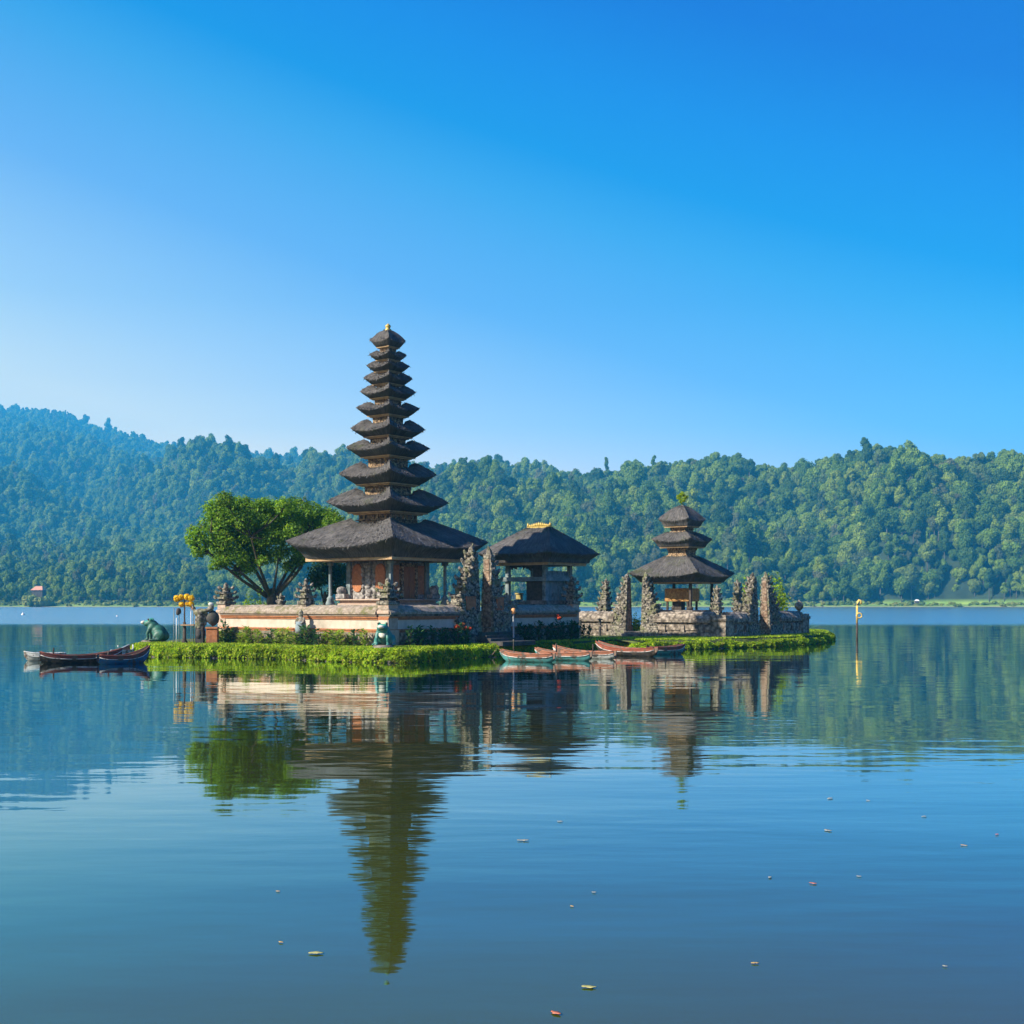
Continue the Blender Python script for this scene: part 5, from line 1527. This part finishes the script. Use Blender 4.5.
LEAFC = {'y': M('yellow_leaf', (.36, .32, .10), (.50, .46, .18), 12, .6, .2), 'r': M('red_brown_leaf', (.42, .10, .05), (.60, .22, .12), 12, .6, .2), 'p': M('pale_leaf', (.30, .28, .21), (.42, .40, .30), 12, .6, .2), 'o': M('ochre_leaf', (.45, .27, .08), (.60, .40, .16), 12, .6, .2)}
for i, (px, y, wd, c, lb) in enumerate([
    (316, 954, 15, 'y', 'large yellow-green leaf floating left of the tower reflection tip'), (589, 988, 15, 'y', 'large yellow leaf floating near the bottom of the water, right of the reflection'),
    (556, 1014, 13, 'r', 'red leaf floating at the very bottom edge of the water'), (755, 964, 8, 'o', 'ochre leaf floating alone in the lower right water'), (813, 884, 8, 'r', 'reddish leaf floating beside two pale specks in the right-hand water'),
    (828, 831, 9, 'p', 'pale leaf floating lower of the two below the right hill reflection'), (830, 799, 8, 'p', 'pale leaf floating upper of the two below the right hill reflection'), (868, 801, 5, 'p', 'tiny pale leaf floating right of two larger pale leaves'),
    (523, 841, 12, 'p', 'pale leaf floating right of the tower reflection in mid water'), (560, 822, 6, 'p', 'small pale leaf floating above the larger pale one in mid water'), (770, 878, 6, 'p', 'small pale leaf floating left of the reddish one'), (859, 877, 5, 'p', 'small pale leaf floating right of the reddish one'),
    (924, 817, 6, 'p', 'small pale leaf floating at far right below the hill reflection'), (964, 846, 7, 'o', 'small ochre leaf floating at far right'), (997, 835, 5, 'r', 'tiny red-brown leaf floating at the right edge'), (594, 893, 5, 'p', 'tiny pale leaf floating in the water centre'),
    (572, 907, 5, 'o', 'tiny ochre leaf floating below the water centre'), (945, 967, 5, 'p', 'white speck of a leaf floating low at far right'), (278, 892, 5, 'o', 'tiny brown leaf floating left of the tower reflection'), (281, 943, 6, 'o', 'brown leaf floating left of the large yellow-green leaf')]):
    float_leaf(px, y, wd, c, lb, i)

# twig in the water by the boats
tw = empty('fallen_twig', at(487, 76.5, 0), 0, 'thin bare forked twig sticking out of the water left of the teal boat', 'twig')
b = MB(); b.tube([(-.75, 0, .12), (-.4, .1, .02), (0, 0, -.02), (.35, 0, .18), (.62, 0, .55)], [.02, .03, .035, .028, .012], 5); b.tube([(0, 0, 0), (.3, -.1, -.01), (.6, -.1, .04)], [.03, .025, .012], 5); b.build('branch', P_wood, tw)
# white mooring pole by the boats
b = MB(); b.lathe([(.025, -.6), (.022, 1.0), (.035, 1.02), (.035, 1.06), (.01, 1.08)], 0, 0, 8); o = b.build('mooring_pole', M_stone_plain, None, at(513.5, 76.0, 0)); tag(o, 'thin white mooring pole behind the leftmost teal boat', 'pole')

# ---- far away
def buoy(px, y, r, label):
    D = F * CAMZ / (y - HORIZON); b = MB(); b.lathe([(r * .3, -r * .5), (r, -.1 * r), (r * 1.05, .25 * r), (r * .75, .8 * r), (r * .3, 1.15 * r), (r * .12, 1.6 * r), (.02, 1.7 * r)], 0, 0, 14)
    o = b.build('buoy', M_white, None, at(px, D, 0)); tag(o, label, 'buoy')
buoy(23, 615.0, .42, 'larger white buoy floating far out at the left edge of the lake')
buoy(117, 616.5, .22, 'small white buoy floating far out between the left buoy and the frog statue')
buoy(118, 646, .05, 'tiny white fishing float above the long dark red boat')
def lake_house(label, px, y, D, wd, hgt, roof, wall):
    root = empty('lake_house', at(px, D, px_z(y, D)), R(-12), label, 'house')
    b = MB(); b.box(-wd / 2, wd / 2, -wd * .3, wd * .3, -hgt * 1.6, hgt * .5); b.build('wall', wall, root)
    b = MB(); V = [(-wd * .58, -wd * .4, hgt * .45), (wd * .58, -wd * .4, hgt * .45), (wd * .58, wd * .4, hgt * .45), (-wd * .58, wd * .4, hgt * .45), (-wd * .3, 0, hgt), (wd * .3, 0, hgt)]
    b.add(V, [(0, 1, 5, 4), (1, 2, 5), (2, 3, 4, 5), (3, 0, 4), (3, 2, 1, 0)]); b.build('roof', roof, root)
    for x in (-.3, 0, .3):
        b = MB(); b.box(wd * x - .5, wd * x + .5, -wd * .3 - .08, -wd * .3 - .01, -1.2, hgt * .3); b.build('window', M_wood_dark, root)
lake_house('house with a faded orange roof among the trees on the far left shore', 39, 593.5, 866, 8, 5.0, M('faded_orange_roof', (.50, .22, .14), (.62, .32, .22), 2, .9, .1), M_wood_dark)
lake_house('small white lakeside hut on the far right shore', 917, 602.0, 868, 2.8, 1.7, M_white, M_cream)
